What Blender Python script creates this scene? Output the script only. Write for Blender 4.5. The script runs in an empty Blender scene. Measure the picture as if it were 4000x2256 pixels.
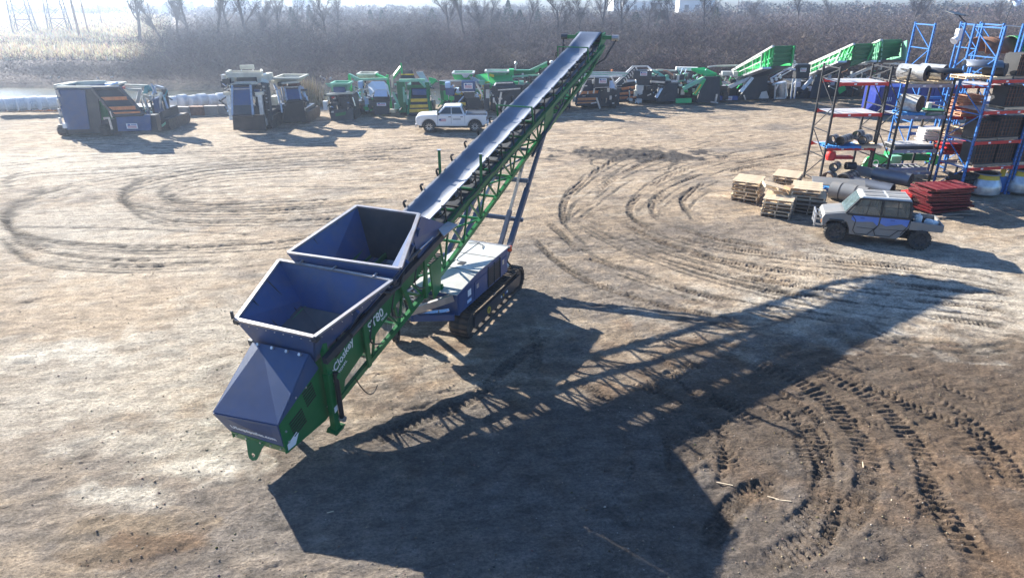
import bpy, bmesh, math, random
import numpy as np
from mathutils import Vector, Matrix
random.seed(7); rng=np.random.default_rng(7)
sc=bpy.context.scene; COL=sc.collection
R=math.radians
# ---------------------------------------------------------------- camera, sky, sun, exposure
CAMH=9.5; FPX=2600.; PIT=R(24); cp,sp=math.cos(PIT),math.sin(PIT)
cam=bpy.data.cameras.new('camera'); co=bpy.data.objects.new('camera',cam); COL.objects.link(co)
co.location=(0,0,CAMH); co.rotation_euler=(R(90)-PIT,0,0)
cam.sensor_width=36; cam.lens=FPX/4000*36; cam.clip_start=.1; cam.clip_end=12000
sc.camera=co
SUN_EL=R(24.8); SUN_AZ=R(46)      # sun stands ahead and to the left, shadows fall towards the camera and right
W=bpy.data.worlds.new('World'); sc.world=W; W.use_nodes=True
nt=W.node_tree; nt.nodes.clear()
sky=nt.nodes.new('ShaderNodeTexSky'); sky.sky_type='NISHITA'; sky.sun_disc=False
sky.sun_elevation=SUN_EL; sky.sun_rotation=-SUN_AZ; sky.altitude=200; sky.air_density=1.4; sky.dust_density=.3; sky.ozone_density=6
bg=nt.nodes.new('ShaderNodeBackground'); bg.inputs[1].default_value=.05
ow=nt.nodes.new('ShaderNodeOutputWorld'); hs=nt.nodes.new('ShaderNodeMix'); hs.data_type='RGBA'; hs.blend_type='MULTIPLY'; hs.inputs[0].default_value=1; hs.inputs[7].default_value=(.78,.94,1.15,1); nt.links.new(sky.outputs[0],hs.inputs[6]); nt.links.new(hs.outputs[2],bg.inputs[0]); nt.links.new(bg.outputs[0],ow.inputs[0])
sl=bpy.data.lights.new('sun','SUN'); sl.energy=5.0; sl.angle=R(.5); sl.color=(1,.94,.82)
so=bpy.data.objects.new('sun',sl); COL.objects.link(so)
sdir=Vector((-math.sin(SUN_AZ)*math.cos(SUN_EL),math.cos(SUN_AZ)*math.cos(SUN_EL),math.sin(SUN_EL)))
so.rotation_euler=sdir.to_track_quat('Z','Y').to_euler()
sc.view_settings.view_transform='Standard'; sc.view_settings.look='None'; sc.view_settings.gamma=1
sc.view_settings.exposure=1.85; sc.view_settings.use_curve_mapping=False
sc.cycles.max_bounces=6; sc.cycles.volume_bounces=0; sc.cycles.use_denoising=True
# ---------------------------------------------------------------- helpers
def G(u,v,z=0):            # ground point seen at a place of the photograph
    x=(u-2000)/FPX; y=(v-1128)/FPX; k=(CAMH-z)/(sp+y*cp)
    return Vector((x*k,(cp-y*sp)*k,z))
def at(u,v,Y):             # point at distance Y
    x=(u-2000)/FPX; y=(v-1128)/FPX; k=Y/(cp-y*sp)
    return Vector((x*k,Y,CAMH-(sp+y*cp)*k))
def mat(name,col,rough=.6,metal=0,var=.12,scale=3.,bump=.0,bscale=30.,spec=.5,dirt=None,dscale=1.2,damt=.5,alpha=1,coat=0):
    m=bpy.data.materials.new(name); m.use_nodes=True; n=m.node_tree; b=n.nodes['Principled BSDF']
    b.inputs['Roughness'].default_value=rough; b.inputs['Metallic'].default_value=metal
    b.inputs['Specular IOR Level'].default_value=spec; b.inputs['Alpha'].default_value=alpha
    if coat: b.inputs['Coat Weight'].default_value=coat; b.inputs['Coat Roughness'].default_value=.1 if coat<.5 else .4
    tc=n.nodes.new('ShaderNodeTexCoord'); no=n.nodes.new('ShaderNodeTexNoise'); no.inputs['Scale'].default_value=scale; no.inputs['Detail'].default_value=6
    n.links.new(tc.outputs['Object'],no.inputs['Vector'])
    mr=n.nodes.new('ShaderNodeMapRange'); mr.inputs[1].default_value=.3; mr.inputs[2].default_value=.7
    mr.inputs[3].default_value=1-var; mr.inputs[4].default_value=1+var
    n.links.new(no.outputs[0],mr.inputs[0])
    mx=n.nodes.new('ShaderNodeMix'); mx.data_type='RGBA'; mx.blend_type='MULTIPLY'; mx.inputs[0].default_value=1
    mx.inputs[6].default_value=(*col,1); n.links.new(mr.outputs[0],mx.inputs[7])
    out=mx.outputs[2]
    if dirt:
        n2=n.nodes.new('ShaderNodeTexNoise'); n2.inputs['Scale'].default_value=dscale; n2.inputs['Detail'].default_value=8; n2.inputs['Roughness'].default_value=.65
        n.links.new(tc.outputs['Object'],n2.inputs['Vector'])
        m2=n.nodes.new('ShaderNodeMapRange'); m2.inputs[1].default_value=.45; m2.inputs[2].default_value=.7; m2.inputs[4].default_value=damt
        n.links.new(n2.outputs[0],m2.inputs[0])
        x2=n.nodes.new('ShaderNodeMix'); x2.data_type='RGBA'; n.links.new(m2.outputs[0],x2.inputs[0]); n.links.new(out,x2.inputs[6]); x2.inputs[7].default_value=(*dirt,1)
        out=x2.outputs[2]
    n.links.new(out,b.inputs['Base Color'])
    if bump:
        n3=n.nodes.new('ShaderNodeTexNoise'); n3.inputs['Scale'].default_value=bscale; n3.inputs['Detail'].default_value=4
        n.links.new(tc.outputs['Object'],n3.inputs['Vector'])
        bp=n.nodes.new('ShaderNodeBump'); bp.inputs['Strength'].default_value=bump; bp.inputs['Distance'].default_value=.02
        n.links.new(n3.outputs[0],bp.inputs['Height']); n.links.new(bp.outputs[0],b.inputs['Normal'])
    return m
DUST=(.30,.25,.2)
Mt=dict(
 green=mat('green_paint',(.002,.15,.04),.38,0,.15,2,dirt=(.1,.12,.08),damt=.13,dscale=2),
 bgreen=mat('bright_green_paint',(.015,.45,.11),.4,0,.15,2,dirt=(.2,.25,.15),damt=.3),
 lgreen=mat('pale_green_paint',(.2,.5,.34),.4,0,.15,2,dirt=DUST,damt=.3),
 grey=mat('blue_grey_paint',(.024,.07,.20),.38,0,.1,2,.1,60,dirt=(.13,.125,.13),damt=.35,dscale=1.6),
 dgrey=mat('dark_grey_paint',(.028,.036,.048),.4,0,.15,2,dirt=(.14,.13,.12),damt=.3),
 cover=mat('textured_grey_paint',(.036,.08,.19),.45,0,.1,2,.25,90,dirt=(.12,.115,.12),damt=.3,dscale=1.2),
 lip=mat('worn_steel_edge',(.42,.42,.43),.35,.6,.2,6,dirt=(.3,.16,.1),damt=.5,dscale=3),
 roof=mat('pale_metal_roof',(.55,.56,.55),.35,.1,.08,3,dirt=(.38,.33,.27),damt=.4),
 silver=mat('galvanised_steel',(.55,.56,.58),.35,.7,.2,5),
 rubber=mat('black_rubber',(.018,.019,.024),.5,0,.2,3,.1,40,dirt=(.1,.09,.08),damt=.25),
 belt=mat('conveyor_belt_rubber',(.11,.13,.17),.46,.55,.25,1.2,.05,30,spec=.9,dirt=(.12,.11,.1),damt=.12,dscale=2.5,coat=1),
 black=mat('black_paint',(.02,.02,.024),.45,0,.2,4),
 iron=mat('muddy_track_steel',(.07,.06,.055),.65,.3,.3,5,.3,25,dirt=(.2,.15,.11),damt=.6,dscale=4),
 white=mat('white_paint',(.78,.79,.8),.3,0,.04,2,coat=.3),
 wprint=mat('white_lettering',(.85,.85,.85),.5,0,.02,2),
 cream=mat('cream_paint',(.62,.6,.5),.4,0,.1,3,dirt=(.3,.26,.2),damt=.4),
 orange=mat('orange_paint',(.72,.25,.08),.5,0,.15,4,dirt=(.25,.15,.1),damt=.3),
 yellow=mat('yellow_paint',(.75,.5,.04),.5,0,.15,4,dirt=(.3,.25,.15),damt=.3),
 red=mat('red_paint',(.62,.03,.03),.4,0,.15,4,dirt=(.3,.12,.1),damt=.3),
 dred=mat('dark_red_paint',(.13,.008,.014),.4,0,.2,4,dirt=(.2,.05,.05),damt=.3),
 blue=mat('blue_rack_paint',(.015,.13,.42),.4,0,.12,3,dirt=(.3,.4,.5),damt=.2),
 contb=mat('container_blue_paint',(.005,.025,.24),.45,0,.15,2,dirt=(.1,.1,.2),damt=.3),
 lav=mat('faded_lavender_paint',(.36,.33,.42),.5,0,.15,3,dirt=(.4,.35,.3),damt=.3),
 teal=mat('teal_paint',(.05,.25,.3),.4,0,.15,3),
 chrome=mat('chrome_rod',(.8,.8,.8),.12,1,.02,3),
 wood=mat('pallet_wood',(.74,.6,.42),.75,0,.25,4,.3,40,dirt=(.3,.22,.15),damt=.4,dscale=2),
 wood2=mat('old_pallet_wood',(.33,.26,.2),.8,0,.25,4,.3,40,dirt=(.14,.11,.09),damt=.5,dscale=2),
 wood3=mat('orange_pallet_wood',(.6,.32,.2),.75,0,.2,4,.2,40),
 bluep=mat('blue_pallet_paint',(.05,.25,.6),.6,0,.15,4),
 card=mat('cardboard',(.5,.32,.18),.8,0,.08,4),
 foil=mat('silver_wrap_film',(.62,.62,.6),.28,.35,.25,5,.5,14,dirt=(.3,.24,.18),damt=.4,dscale=3),
 deck=mat('wire_mesh_deck',(.5,.49,.5),.5,.3,.12,6),
 glass=mat('tinted_glass',(.02,.03,.035),.06,0,.05,2,spec=.8),
 uglass=mat('pale_glass',(.10,.14,.14),.05,0,.4,4,spec=.8,alpha=.5),
 ugrey=mat('utility_vehicle_grey',(.2,.205,.21),.5,0,.05,2,dirt=(.3,.26,.22),damt=.6,dscale=1.5),
 ublue=mat('utility_vehicle_blue',(.09,.2,.6),.35,0,.06,2,dirt=(.3,.28,.25),damt=.25,dscale=1.5),
 tyre=mat('tyre_rubber',(.03,.03,.03),.75,0,.2,10,.3,30,dirt=(.2,.17,.14),damt=.45,dscale=5),
 rust=mat('rusty_brown_steel',(.2,.1,.06),.8,.1,.3,4,.2,30),
 plastic=mat('white_plastic',(.8,.8,.8),.45,0,.06,4),
 concrete=mat('grey_concrete',(.3,.28,.26),.9,0,.2,2,.3,15),
 bark=mat('grey_brown_bark',(.09,.075,.075),.9,0,.25,1),
 pbark=mat('pole_wood',(.2,.15,.12),.9,0,.2,1),
 twig=mat('bare_twigs',(.17,.13,.125),.9,0,.35,.12),
 ever=mat('evergreen_needles',(.035,.06,.035),.9,0,.4,.5),
 straw=mat('dry_straw_grass',(.5,.38,.22),.9,0,.25,.3),
 flag=mat('pink_print',(.65,.4,.42),.6,0,.3,30),
 bprint=mat('blue_print',(.06,.1,.3),.6,0,.1,10),
 drum=mat('dull_banded_steel',(.28,.29,.31),.4,.7,.25,5,dirt=(.14,.12,.1),damt=.4,dscale=4),
 leg=mat('leg_grey_paint',(.08,.11,.17),.4,0,.15,3,dirt=(.25,.22,.2),damt=.3),
 lamp=mat('red_beacon_lens',(.85,.09,.02),.2,0,.05,4),
 dish=mat('blue_white_dish',(.45,.6,.85),.4,0,.05,4),
 )
def prop(o,label=None,cat=None,group=None,kind=None):
    if label: o['label']=label
    if cat: o['category']=cat
    if group: o['group']=group
    if kind: o['kind']=kind
    return o
def thing(name,label,cat,loc=(0,0,0),rz=0,group=None):
    o=bpy.data.objects.new(name,None); COL.objects.link(o); o.location=loc; o.rotation_euler=(0,0,rz); o.empty_display_size=.3
    return prop(o,label,cat,group)
class MB:
    def __init__(s): s.v=[]; s.f=[]
    def add(s,vs,fs):
        k=len(s.v); s.v+= [tuple(v) for v in vs]; s.f+=[tuple(i+k for i in f) for f in fs]; return s
    def hexa(s,P):   # bottom 4 ccw, top 4 ccw
        return s.add(P,[(3,2,1,0),(4,5,6,7),(0,1,5,4),(1,2,6,5),(2,3,7,6),(3,0,4,7)])
    def box(s,x0,x1,y0,y1,z0,z1):
        return s.hexa([(x0,y0,z0),(x1,y0,z0),(x1,y1,z0),(x0,y1,z0),(x0,y0,z1),(x1,y0,z1),(x1,y1,z1),(x0,y1,z1)])
    def bar(s,p,q,w,h=None,up=(0,0,1)):
        p=Vector(p);q=Vector(q);h=h or w; d=(q-p)
        if d.length<1e-6: return s
        d.normalize(); u=Vector(up)
        if abs(d.dot(u))>.98: u=Vector((1,0,0)) if abs(d.x)<.9 else Vector((0,1,0))
        a=d.cross(u).normalized(); b=a.cross(d).normalized(); a*=w/2; b*=h/2
        return s.hexa([p-a-b,p+a-b,q+a-b,q-a-b,p-a+b,p+a+b,q+a+b,q-a+b])
    def slab(s,P,th,n=None):   # quad or polygon with thickness
        P=[Vector(p) for p in P]
        if n is None: n=(P[1]-P[0]).cross(P[2]-P[0]).normalized()
        n=Vector(n); Q=[p+n*th for p in P]; k=len(P)
        return s.add(P+Q,[tuple(range(k-1,-1,-1)),tuple(range(k,2*k))]+[(i,(i+1)%k,(i+1)%k+k,i+k) for i in range(k)])
    def cyl(s,p,q,r,n=12,r2=None,caps=True,hole=0):
        p=Vector(p);q=Vector(q);r2=r if r2 is None else r2; d=(q-p).normalized()
        u=Vector((0,0,1)) if abs(d.z)<.9 else Vector((1,0,0)); a=d.cross(u).normalized(); b=a.cross(d)
        vs=[];fs=[]
        for (c,rr) in ((p,r),(q,r2)):
            vs+=[c+(a*math.cos(2*math.pi*i/n)+b*math.sin(2*math.pi*i/n))*rr for i in range(n)]
        fs+=[(i,(i+1)%n,(i+1)%n+n,i+n) for i in range(n)]
        if hole:
            for (c,rr) in ((p,r*hole),(q,r2*hole)):
                vs+=[c+(a*math.cos(2*math.pi*i/n)+b*math.sin(2*math.pi*i/n))*rr for i in range(n)]
            for i in range(n):
                j=(i+1)%n; fs+=[(i,i+2*n,j+2*n,j),(i+n,j+n,j+3*n,i+3*n),(i+2*n,i+3*n,j+3*n,j+2*n)]
        elif caps: fs+=[tuple(range(n-1,-1,-1)),tuple(range(n,2*n))]
        return s.add(vs,fs)
    def tube(s,pts,r,n=6):
        for a,b in zip(pts,pts[1:]): s.cyl(a,b,r,n)
        return s
    def lathe(s,prof,c=(0,0,0),n=20,axis='z'):
        vs=[];m=len(prof)
        for i in range(n):
            t=2*math.pi*i/n
            for r,z in prof:
                v=(r*math.cos(t),r*math.sin(t),z)
                if axis=='y': v=(v[0],v[2],v[1])
                if axis=='x': v=(v[2],v[0],v[1])
                vs.append((v[0]+c[0],v[1]+c[1],v[2]+c[2]))
        fs=[(i*m+k,((i+1)%n)*m+k,((i+1)%n)*m+k+1,i*m+k+1) for i in range(n) for k in range(m-1)]
        return s.add(vs,fs)
    def prism(s,poly,axis,a,b):   # side profile polygon extruded
        def P(u,v,w): return {'x':(w,u,v),'y':(u,w,v),'z':(u,v,w)}[axis]
        k=len(poly); vs=[P(u,v,a) for u,v in poly]+[P(u,v,b) for u,v in poly]
        return s.add(vs,[tuple(range(k-1,-1,-1)),tuple(range(k,2*k))]+[(i,(i+1)%k,(i+1)%k+k,i+k) for i in range(k)])
    def mesh(s,name,m=None):
        me=bpy.data.meshes.new(name); me.from_pydata(s.v,[],s.f); me.update()
        b=bmesh.new(); b.from_mesh(me); bmesh.ops.recalc_face_normals(b,faces=b.faces); b.to_mesh(me); b.free()
        if m: me.materials.append(Mt[m] if isinstance(m,str) else m)
        return me
    def build(s,name,m,parent=None,bevel=0,smooth=False,off=None):
        if off is not None:
            off=Vector(off); s.v=[tuple(Vector(v)-off) for v in s.v]
        me=s.mesh(name,m); o=bpy.data.objects.new(name,me); COL.objects.link(o)
        if parent: o.parent=parent
        if smooth:
            for p in me.polygons: p.use_smooth=True
            me.set_sharp_from_angle(angle=R(35))
        if bevel:
            md=o.modifiers.new('bevel','BEVEL'); md.width=bevel; md.segments=2; md.limit_method='ANGLE'; md.angle_limit=R(30)
        return o
def inst(name,me,parent,loc=(0,0,0),rot=(0,0,0),scale=(1,1,1)):
    o=bpy.data.objects.new(name,me); COL.objects.link(o); o.parent=parent; o.location=loc; o.rotation_euler=rot; o.scale=scale; return o
def copy_tree(o,parent=None):
    c=o.copy(); COL.objects.link(c); c.parent=parent
    for ch in o.children: copy_tree(ch,c)
    return c
def text(body,size,name,m,parent,M,ext=.004,shear=0,align='LEFT'):
    cu=bpy.data.curves.new(name,'FONT'); cu.body=body; cu.size=size; cu.extrude=ext; cu.align_x=align; cu.shear=shear; cu.offset=size*.012; cu.resolution_u=3
    tmp=bpy.data.objects.new('tmp',cu); COL.objects.link(tmp); dg=bpy.context.evaluated_depsgraph_get()
    me=bpy.data.meshes.new_from_object(tmp.evaluated_get(dg)); bpy.data.objects.remove(tmp)
    me.materials.clear(); me.materials.append(Mt[m]); me.transform(M)
    o=bpy.data.objects.new(name,me); COL.objects.link(o); o.parent=parent; return o
def basis(o,x,y):
    x=Vector(x).normalized(); z=x.cross(Vector(y)).normalized(); y=z.cross(x); m=Matrix((x,y,z)).transposed().to_4x4(); m.translation=Vector(o); return m
# ---------------------------------------------------------------- ground, pond, haze
def smooth_path(pts,n=10):
    P=[np.array(p,float) for p in pts]; P=[2*P[0]-P[1]]+P+[2*P[-1]-P[-2]]; out=[]
    for i in range(1,len(P)-2):
        for k in range(n):
            t=k/n; a,b,c,d=P[i-1:i+3]
            out.append(.5*((2*b)+(-a+c)*t+(2*a-5*b+4*c-d)*t*t+(-a+3*b-3*c+d)*t**3))
    out.append(P[-2]); return np.array(out)
def vnoise(x,y,seed):
    g=np.random.default_rng(seed).random((256,256)); xi=np.floor(x).astype(int); yi=np.floor(y).astype(int)
    fx=x-xi; fy=y-yi; fx=fx*fx*(3-2*fx); fy=fy*fy*(3-2*fy); a=xi&255;b=yi&255;a1=(xi+1)&255;b1=(yi+1)&255
    return (g[a,b]*(1-fx)+g[a1,b]*fx)*(1-fy)+(g[a,b1]*(1-fx)+g[a1,b1]*fx)*fy
def fbm(x,y,s,seed,o=4):
    r=0;am=.5
    for i in range(o): r=r+am*vnoise(x*s*2**i+seed*3.7,y*s*2**i+seed*9.1,seed+i); am*=.5
    return r/(1-.5**o)
def axis_pts(segs):
    out=[]
    for a,b,s0,s1 in segs:
        x=a
        while x<b-1e-6:
            out.append(x); t=(x-a)/(b-a); x+=s0+(s1-s0)*t
    out.append(segs[-1][1]); return np.array(out)
ys=axis_pts([(-400,-20,60,10),(-20,4,6,.4),(4,8.6,.3,.06),(8.6,17,.045,.045),(17,32,.05,.1),(32,64,.11,.22),(64,130,.5,3),(130,600,4,40),(600,5000,60,900)])
xs=axis_pts([(-3000,-160,600,14),(-160,-45,10,1),(-45,-12,.5,.14),(-12,-6,.1,.06),(-6,15,.05,.05),(15,30,.06,.16),(30,60,.25,1),(60,160,1.5,10),(160,3000,16,600)])
X,Y=np.meshgrid(xs,ys); X=X.ravel(); Y=Y.ravel()
def pond_d(X,Y):     # >0 inside the pond
    near=64.5+.05*(X+40)+1.2*np.sin(X*.13); far=80.5+.02*X+1.5*np.sin(X*.09+1)
    w=np.minimum(Y-near,far-Y); return np.minimum(w,-(X+2)*.6)
Z=.10*(fbm(X,Y,.12,3)-.5)+.05*(fbm(X,Y,.6,11)-.5)+.028*(fbm(X,Y,2.6,21,3)-.5)
near=(Y>6)&(Y<34)
Z+=np.where(near,.03*(fbm(X,Y,9,31,2)-.5),0)
xr=X*.94+Y*.34; yr=-X*.34+Y*.94
strk=fbm(xr*.25,yr,2.4,35,4); strk2=fbm(xr*.3,yr,5.5,36,3); cl=np.clip((fbm(X,Y,.28,37,3)-.42)*5,0,1)
Z+=np.where((Y>6)&(Y<60),.05*(strk-.5)*(.5+cl)-.03*np.clip((strk2-.62)*6,0,1)*cl,0)
dirty=fbm(X,Y,.09,41); med=fbm(X*.6,Y,.5,51); fin=fbm(X,Y,2.2,61,3)
tan=np.array([.45,.346,.243]); mud=np.array([.115,.085,.062]); pale=np.array([.62,.56,.47]); brown=np.array([.23,.15,.095]); greyd=np.array([.2,.175,.155])
C=np.tile(tan,(len(X),1))
def blend(w,c):
    global C
    w=np.clip(w,0,1)[:,None]; C=C*(1-w)+c*w
blend((strk-.5)*3.2*.7,greyd*.85); blend((.46-strk)*3*.5,pale*.9); blend(np.clip((strk2-.6)*7,0,1)*cl*.55,mud); blend((dirty-.45)*2.2*.5,greyd); blend((med-.55)*2.8,greyd); blend((fin-.55)*2.2*.6,mud)
def spot(u,v,ru,rv,c,w,seed,thr=.0,h=0):      # stain or patch round a ground point, radii in metres
    global Z
    p=G(u,v); d=((X-p.x)/ru)**2+((Y-p.y)/rv)**2; m=d<6
    k=np.zeros(len(X)); k[m]=np.exp(-d[m])*1.4-thr-(fbm(X[m],Y[m],1.6,seed)-.5)*1.6
    k=np.clip(k*1.6,0,1)*w; blend(k,c)
    if h: Z=Z+np.where(k>0,k*h*(fbm(X,Y,3.2,seed+5,3)*2-.6),0)
# sandy and dark areas; broad pale patches at left paint in the sun's overexposure
for (u,v,ru,rv,c,w) in [(3300,1750,6.5,3.6,brown*.9,.9),(2650,1900,4.5,3,greyd*.8,.75),(3000,1650,2.8,1.4,mud,.75),(3500,2100,4.5,1.8,brown*.8,.8),(3750,1500,4.5,2,mud,.75),(2950,2150,3,1.2,greyd*.7,.6),(1900,1800,4,2,greyd*.7,.55),
    (2350,1130,2.5,2.2,greyd,.7),(2950,940,4,2.2,greyd,.6),(2480,900,3,3,mud,.3),(1500,2100,4,1.6,greyd,.6),(700,1950,3,1.2,greyd,.35),(200,1750,3,1.4,greyd,.4),
    (3800,1150,4,2,pale,.55),(2900,1050,4,1.6,tan*1.15,.5),(3350,1180,3.5,1.5,pale,.45),(480,2050,.8,.22,np.array([.27,.2,.13]),.7),(620,2130,.8,.25,np.array([.2,.13,.08]),.9),(420,2170,.7,.16,np.array([.24,.18,.12]),.6),
    (270,1370,1.3,.55,pale,.9),(1000,1560,1.1,.5,pale,.6),(470,1930,.8,.3,pale,.75),(780,1830,.7,.3,pale,.8),(640,1730,1.2,.4,pale,.4),(1130,1440,2,.5,pale,.4),(500,1150,3,2.5,tan*1.2,.5),(880,1250,1.2,1.2,pale,.45),(150,1600,2,.8,pale,.3),
    (2400,600,3.0,1.0,np.array([.07,.06,.055]),1.8),(2560,610,2.0,1.0,np.array([.07,.06,.055]),1.6),(200,640,8,3,pale,.5),(300,880,5,2.5,pale,.4),(600,1000,4,2,pale,.35),(1000,950,3,2,tan*1.15,.4),(350,1480,2.6,1.2,pale,.4),(800,700,7,3,pale,.25),(3700,1000,4,1.2,pale,.35),(650,560,6,4,pale,.3),(1250,560,10,3,tan*1.15,.4)]:
    spot(u,v,ru,rv,c,w,int(u+v)%97,h=.05 if c is not pale and rv<1.3 else 0)
def track(pts,width=.35,depth=.04,col=mud,w=.6,cleat=0,chev=0,broken=.4,seed=1,disp=True,ridge=.02):
    global Z,C
    s=4000/2576 if disp else 1
    P=smooth_path([G(a*s,b*s)[:2] for a,b in pts],8)
    lo=P.min(0)-width*2; hi=P.max(0)+width*2
    idx=np.where((X>lo[0])&(X<hi[0])&(Y>lo[1])&(Y<hi[1]))[0]
    if len(idx)==0: return
    x=X[idx];y=Y[idx]; best=np.full(len(idx),9.); U=np.zeros(len(idx)); V=np.zeros(len(idx)); L=0
    for a,b in zip(P[:-1],P[1:]):
        d=b-a; l=np.hypot(*d)
        if l<1e-6: continue
        d=d/l; t=np.clip((x-a[0])*d[0]+(y-a[1])*d[1],0,l); ex=x-a[0]-t*d[0]; ey=y-a[1]-t*d[1]; dist=np.hypot(ex,ey)
        m=dist<best; best=np.where(m,dist,best); U=np.where(m,L+t,U); V=np.where(m,ex*-d[1]+ey*d[0],V); L+=l
    # wobble of the edges and gaps along the way
    n=fbm(x,y,1.3,seed,3); fade=np.clip((fbm(x,y,.35,seed+9,3)-broken)*5,0,1)*np.clip(U*1.2,0,1)*np.clip((L-U)*1.2,0,1)
    hw=width/2*(1+(n-.5)*.5); e=V/hw
    inside=np.clip((1-np.abs(e))*4,0,1)*fade; rim=np.exp(-((np.abs(e)-1.18)/.22)**2)*fade
    rough=(fbm(x,y,5,seed+3,3)-.5)
    gr_=np.clip((fbm(x,y,7,seed+17,2)-.35)*3,0,1.3)
    dz=-depth*inside*(.2+n*.5+.7*gr_)*.8+ridge*rim*gr_*(.5+rough*2)
    dk=inside*w*(.25+.5*n+.7*gr_)
    if cleat:
        ph=(U+.35*width*np.abs(V)/width*chev+ .03*rough)/cleat; tri=np.abs((ph%1)-.5)*2
        g=np.clip((tri-.55)*3.5,0,1)*inside*np.clip(.75+(fbm(x,y,2,seed+6,2)-.35)*2,0,1)
        dz+= -.045*g+.02*np.clip((.35-tri)*4,0,1)*inside; dk=dk*.6+g*.45
    Z[idx]+=dz; dk=np.clip(dk,0,.92)[:,None]; C[idx]=C[idx]*(1-dk)+col*dk
T=track
# looping wheel tracks on the left
dk2=np.array([.17,.145,.12])
loops=[[(780,425),(560,440),(440,465),(405,490),(470,510),(620,512),(860,500)],[(900,405),(560,425),(360,460),(305,490),(340,515),(470,530),(720,528),(980,505)],
 [(1000,380),(600,405),(250,455),(60,505),(10,545),(60,590),(200,615),(420,622),(700,610),(880,580)],[(0,470),(60,440),(300,425),(700,395),(1050,370)],
 [(1100,395),(620,412),(400,440),(330,470),(310,500),(380,545),(560,560),(900,548)],[(0,600),(80,650),(250,668),(450,668),(700,648)],[(40,520),(20,560),(50,605),(160,640),(330,655),(560,650)],[(0,420),(250,395),(700,372),(1100,350)],[(150,365),(500,372),(900,355),(1250,345)],
 [(460,480),(430,492),(480,505),(640,503)],[(120,470),(40,520),(0,560)]]
for i,l in enumerate(loops):
    T(l,.36,.05,dk2*.5,1.1,cleat=.13 if i%2 else .1,seed=100+i,broken=.1 if i in (0,1,2,4) else .3 if i<8 else .42,ridge=.012)
    for q_,(oa,ob) in enumerate(((4,8),(-3,-6),(9,15))): T([(a+oa,b+ob) for a,b in l],.18,.03,dk2*.55,1.0,seed=130+i*3+q_,broken=.25 if i<5 else .36,ridge=.01)
for i in range(26):    # long faint drag lines
    y0=345+random.random()*330; x0=random.random()*900-100; L=250+random.random()*500; k=random.uniform(-.06,.05)
    T([(x0,y0),(x0+L*.5,y0+L*.5*k-4),(x0+L,y0+L*k+random.uniform(-8,8))],random.uniform(.12,.3),.03,dk2*.7,.9,seed=200+i,broken=.42)
# right hand side curves
rc=[[(2100,350),(1850,392),(1690,440),(1600,500),(1590,545),(1680,590),(1850,625),(2100,655),(2400,690),(2576,720)],[(2050,372),(1850,412),(1720,455),(1650,505),(1650,545),(1760,590),(1950,625)],
 [(2000,400),(1880,420),(1780,455),(1720,500),(1730,540)],[(1800,360),(1600,420),(1480,500),(1400,560)],[(1500,640),(1420,560),(1440,480),(1560,395),(1680,360)],[(1690,395),(1660,420),(1500,410),(1480,390)],
 [(1380,560),(1480,640),(1640,700),(1850,760),(2100,800),(2400,860),(2576,900)],[(1340,600),(1450,690),(1640,760),(1900,810)],[(1420,540),(1560,610),(1760,680),(2000,740),(2300,790),(2576,830)],
 [(1480,560),(1640,630),(1850,690),(2150,740),(2450,770),(2576,800)],[(1560,560),(1700,620),(1900,670),(2300,720),(2576,742)],[(2576,860),(2440,880),(2250,850),(2150,800)]]
for i,l in enumerate(rc):
    T(l,.4,.045,mud,.95,cleat=.13 if i%2==0 else .1,seed=300+i,broken=.36,ridge=.012)
    for q_,(oa,ob) in enumerate(((6,10),(-5,-8),(14,22))): T([(a+oa,b+ob) for a,b in l],.2,.03,dk2*.6,.9,seed=330+i*3+q_,broken=.38,ridge=.01)
for i in range(16):
    x0=1380+random.random()*900; y0=560+random.random()*240; L=150+random.random()*350
    T([(x0,y0),(x0+L*.5,y0+L*.16),(x0+L,y0+L*.27)],random.uniform(.15,.35),.035,dk2,.5,seed=400+i,broken=.45,cleat=.12 if i%3==0 else 0)
# crawler prints near right, chevrons and torn mud
T([(1860,900),(1990,950),(2090,1010),(2150,1080),(2190,1170),(2170,1260),(2090,1340),(1960,1400),(1900,1440)],.62,.03,mud*1.5,.3,cleat=.17,seed=501,broken=.1,ridge=.05)
T([(1900,960),(2030,1030),(2080,1120),(2060,1230)],.3,.03,mud*1.4,.4,cleat=.14,chev=1.4,seed=502,broken=.3)
T([(1930,1010),(2010,1060),(2060,1120),(2075,1200),(2040,1290),(1960,1350)],.5,.03,mud*1.5,.3,cleat=.15,seed=521,broken=.15,ridge=.04)
T([(2050,930),(2190,1000),(2300,1110),(2350,1230),(2340,1360)],.55,.03,mud*1.5,.3,cleat=.17,seed=522,broken=.15,ridge=.04)
T([(2300,980),(2440,1060),(2540,1180),(2576,1260)],.55,.03,mud*1.4,.3,cleat=.17,chev=1.2,seed=523,broken=.18,ridge=.04)
T([(1950,880),(2080,930),(2250,1000),(2450,1090),(2576,1160)],.5,.04,mud*1.2,.55,cleat=.16,chev=1.6,seed=503,broken=.25,ridge=.04)
T([(2080,900),(2250,930),(2420,990),(2576,1060)],.45,.04,mud,.6,cleat=.15,chev=1.6,seed=504,broken=.25,ridge=.04)
T([(2250,1060),(2330,1200),(2420,1350),(2480,1453)],.6,.04,mud*1.4,.4,cleat=.18,seed=505,broken=.35,ridge=.04)
T([(2400,1080),(2500,1180),(2576,1330)],.6,.04,brown*.7,.4,cleat=.18,seed=506,broken=.3,ridge=.04)
T([(1650,1200),(1730,1150),(1800,1120),(1880,1080),(1950,1090)],.55,.05,mud,.7,seed=507,broken=.25,ridge=.05)
T([(1780,1420),(1800,1330),(1880,1240),(1990,1200)],.5,.05,mud,.7,cleat=.13,seed=508,broken=.25,ridge=.04)
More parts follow.
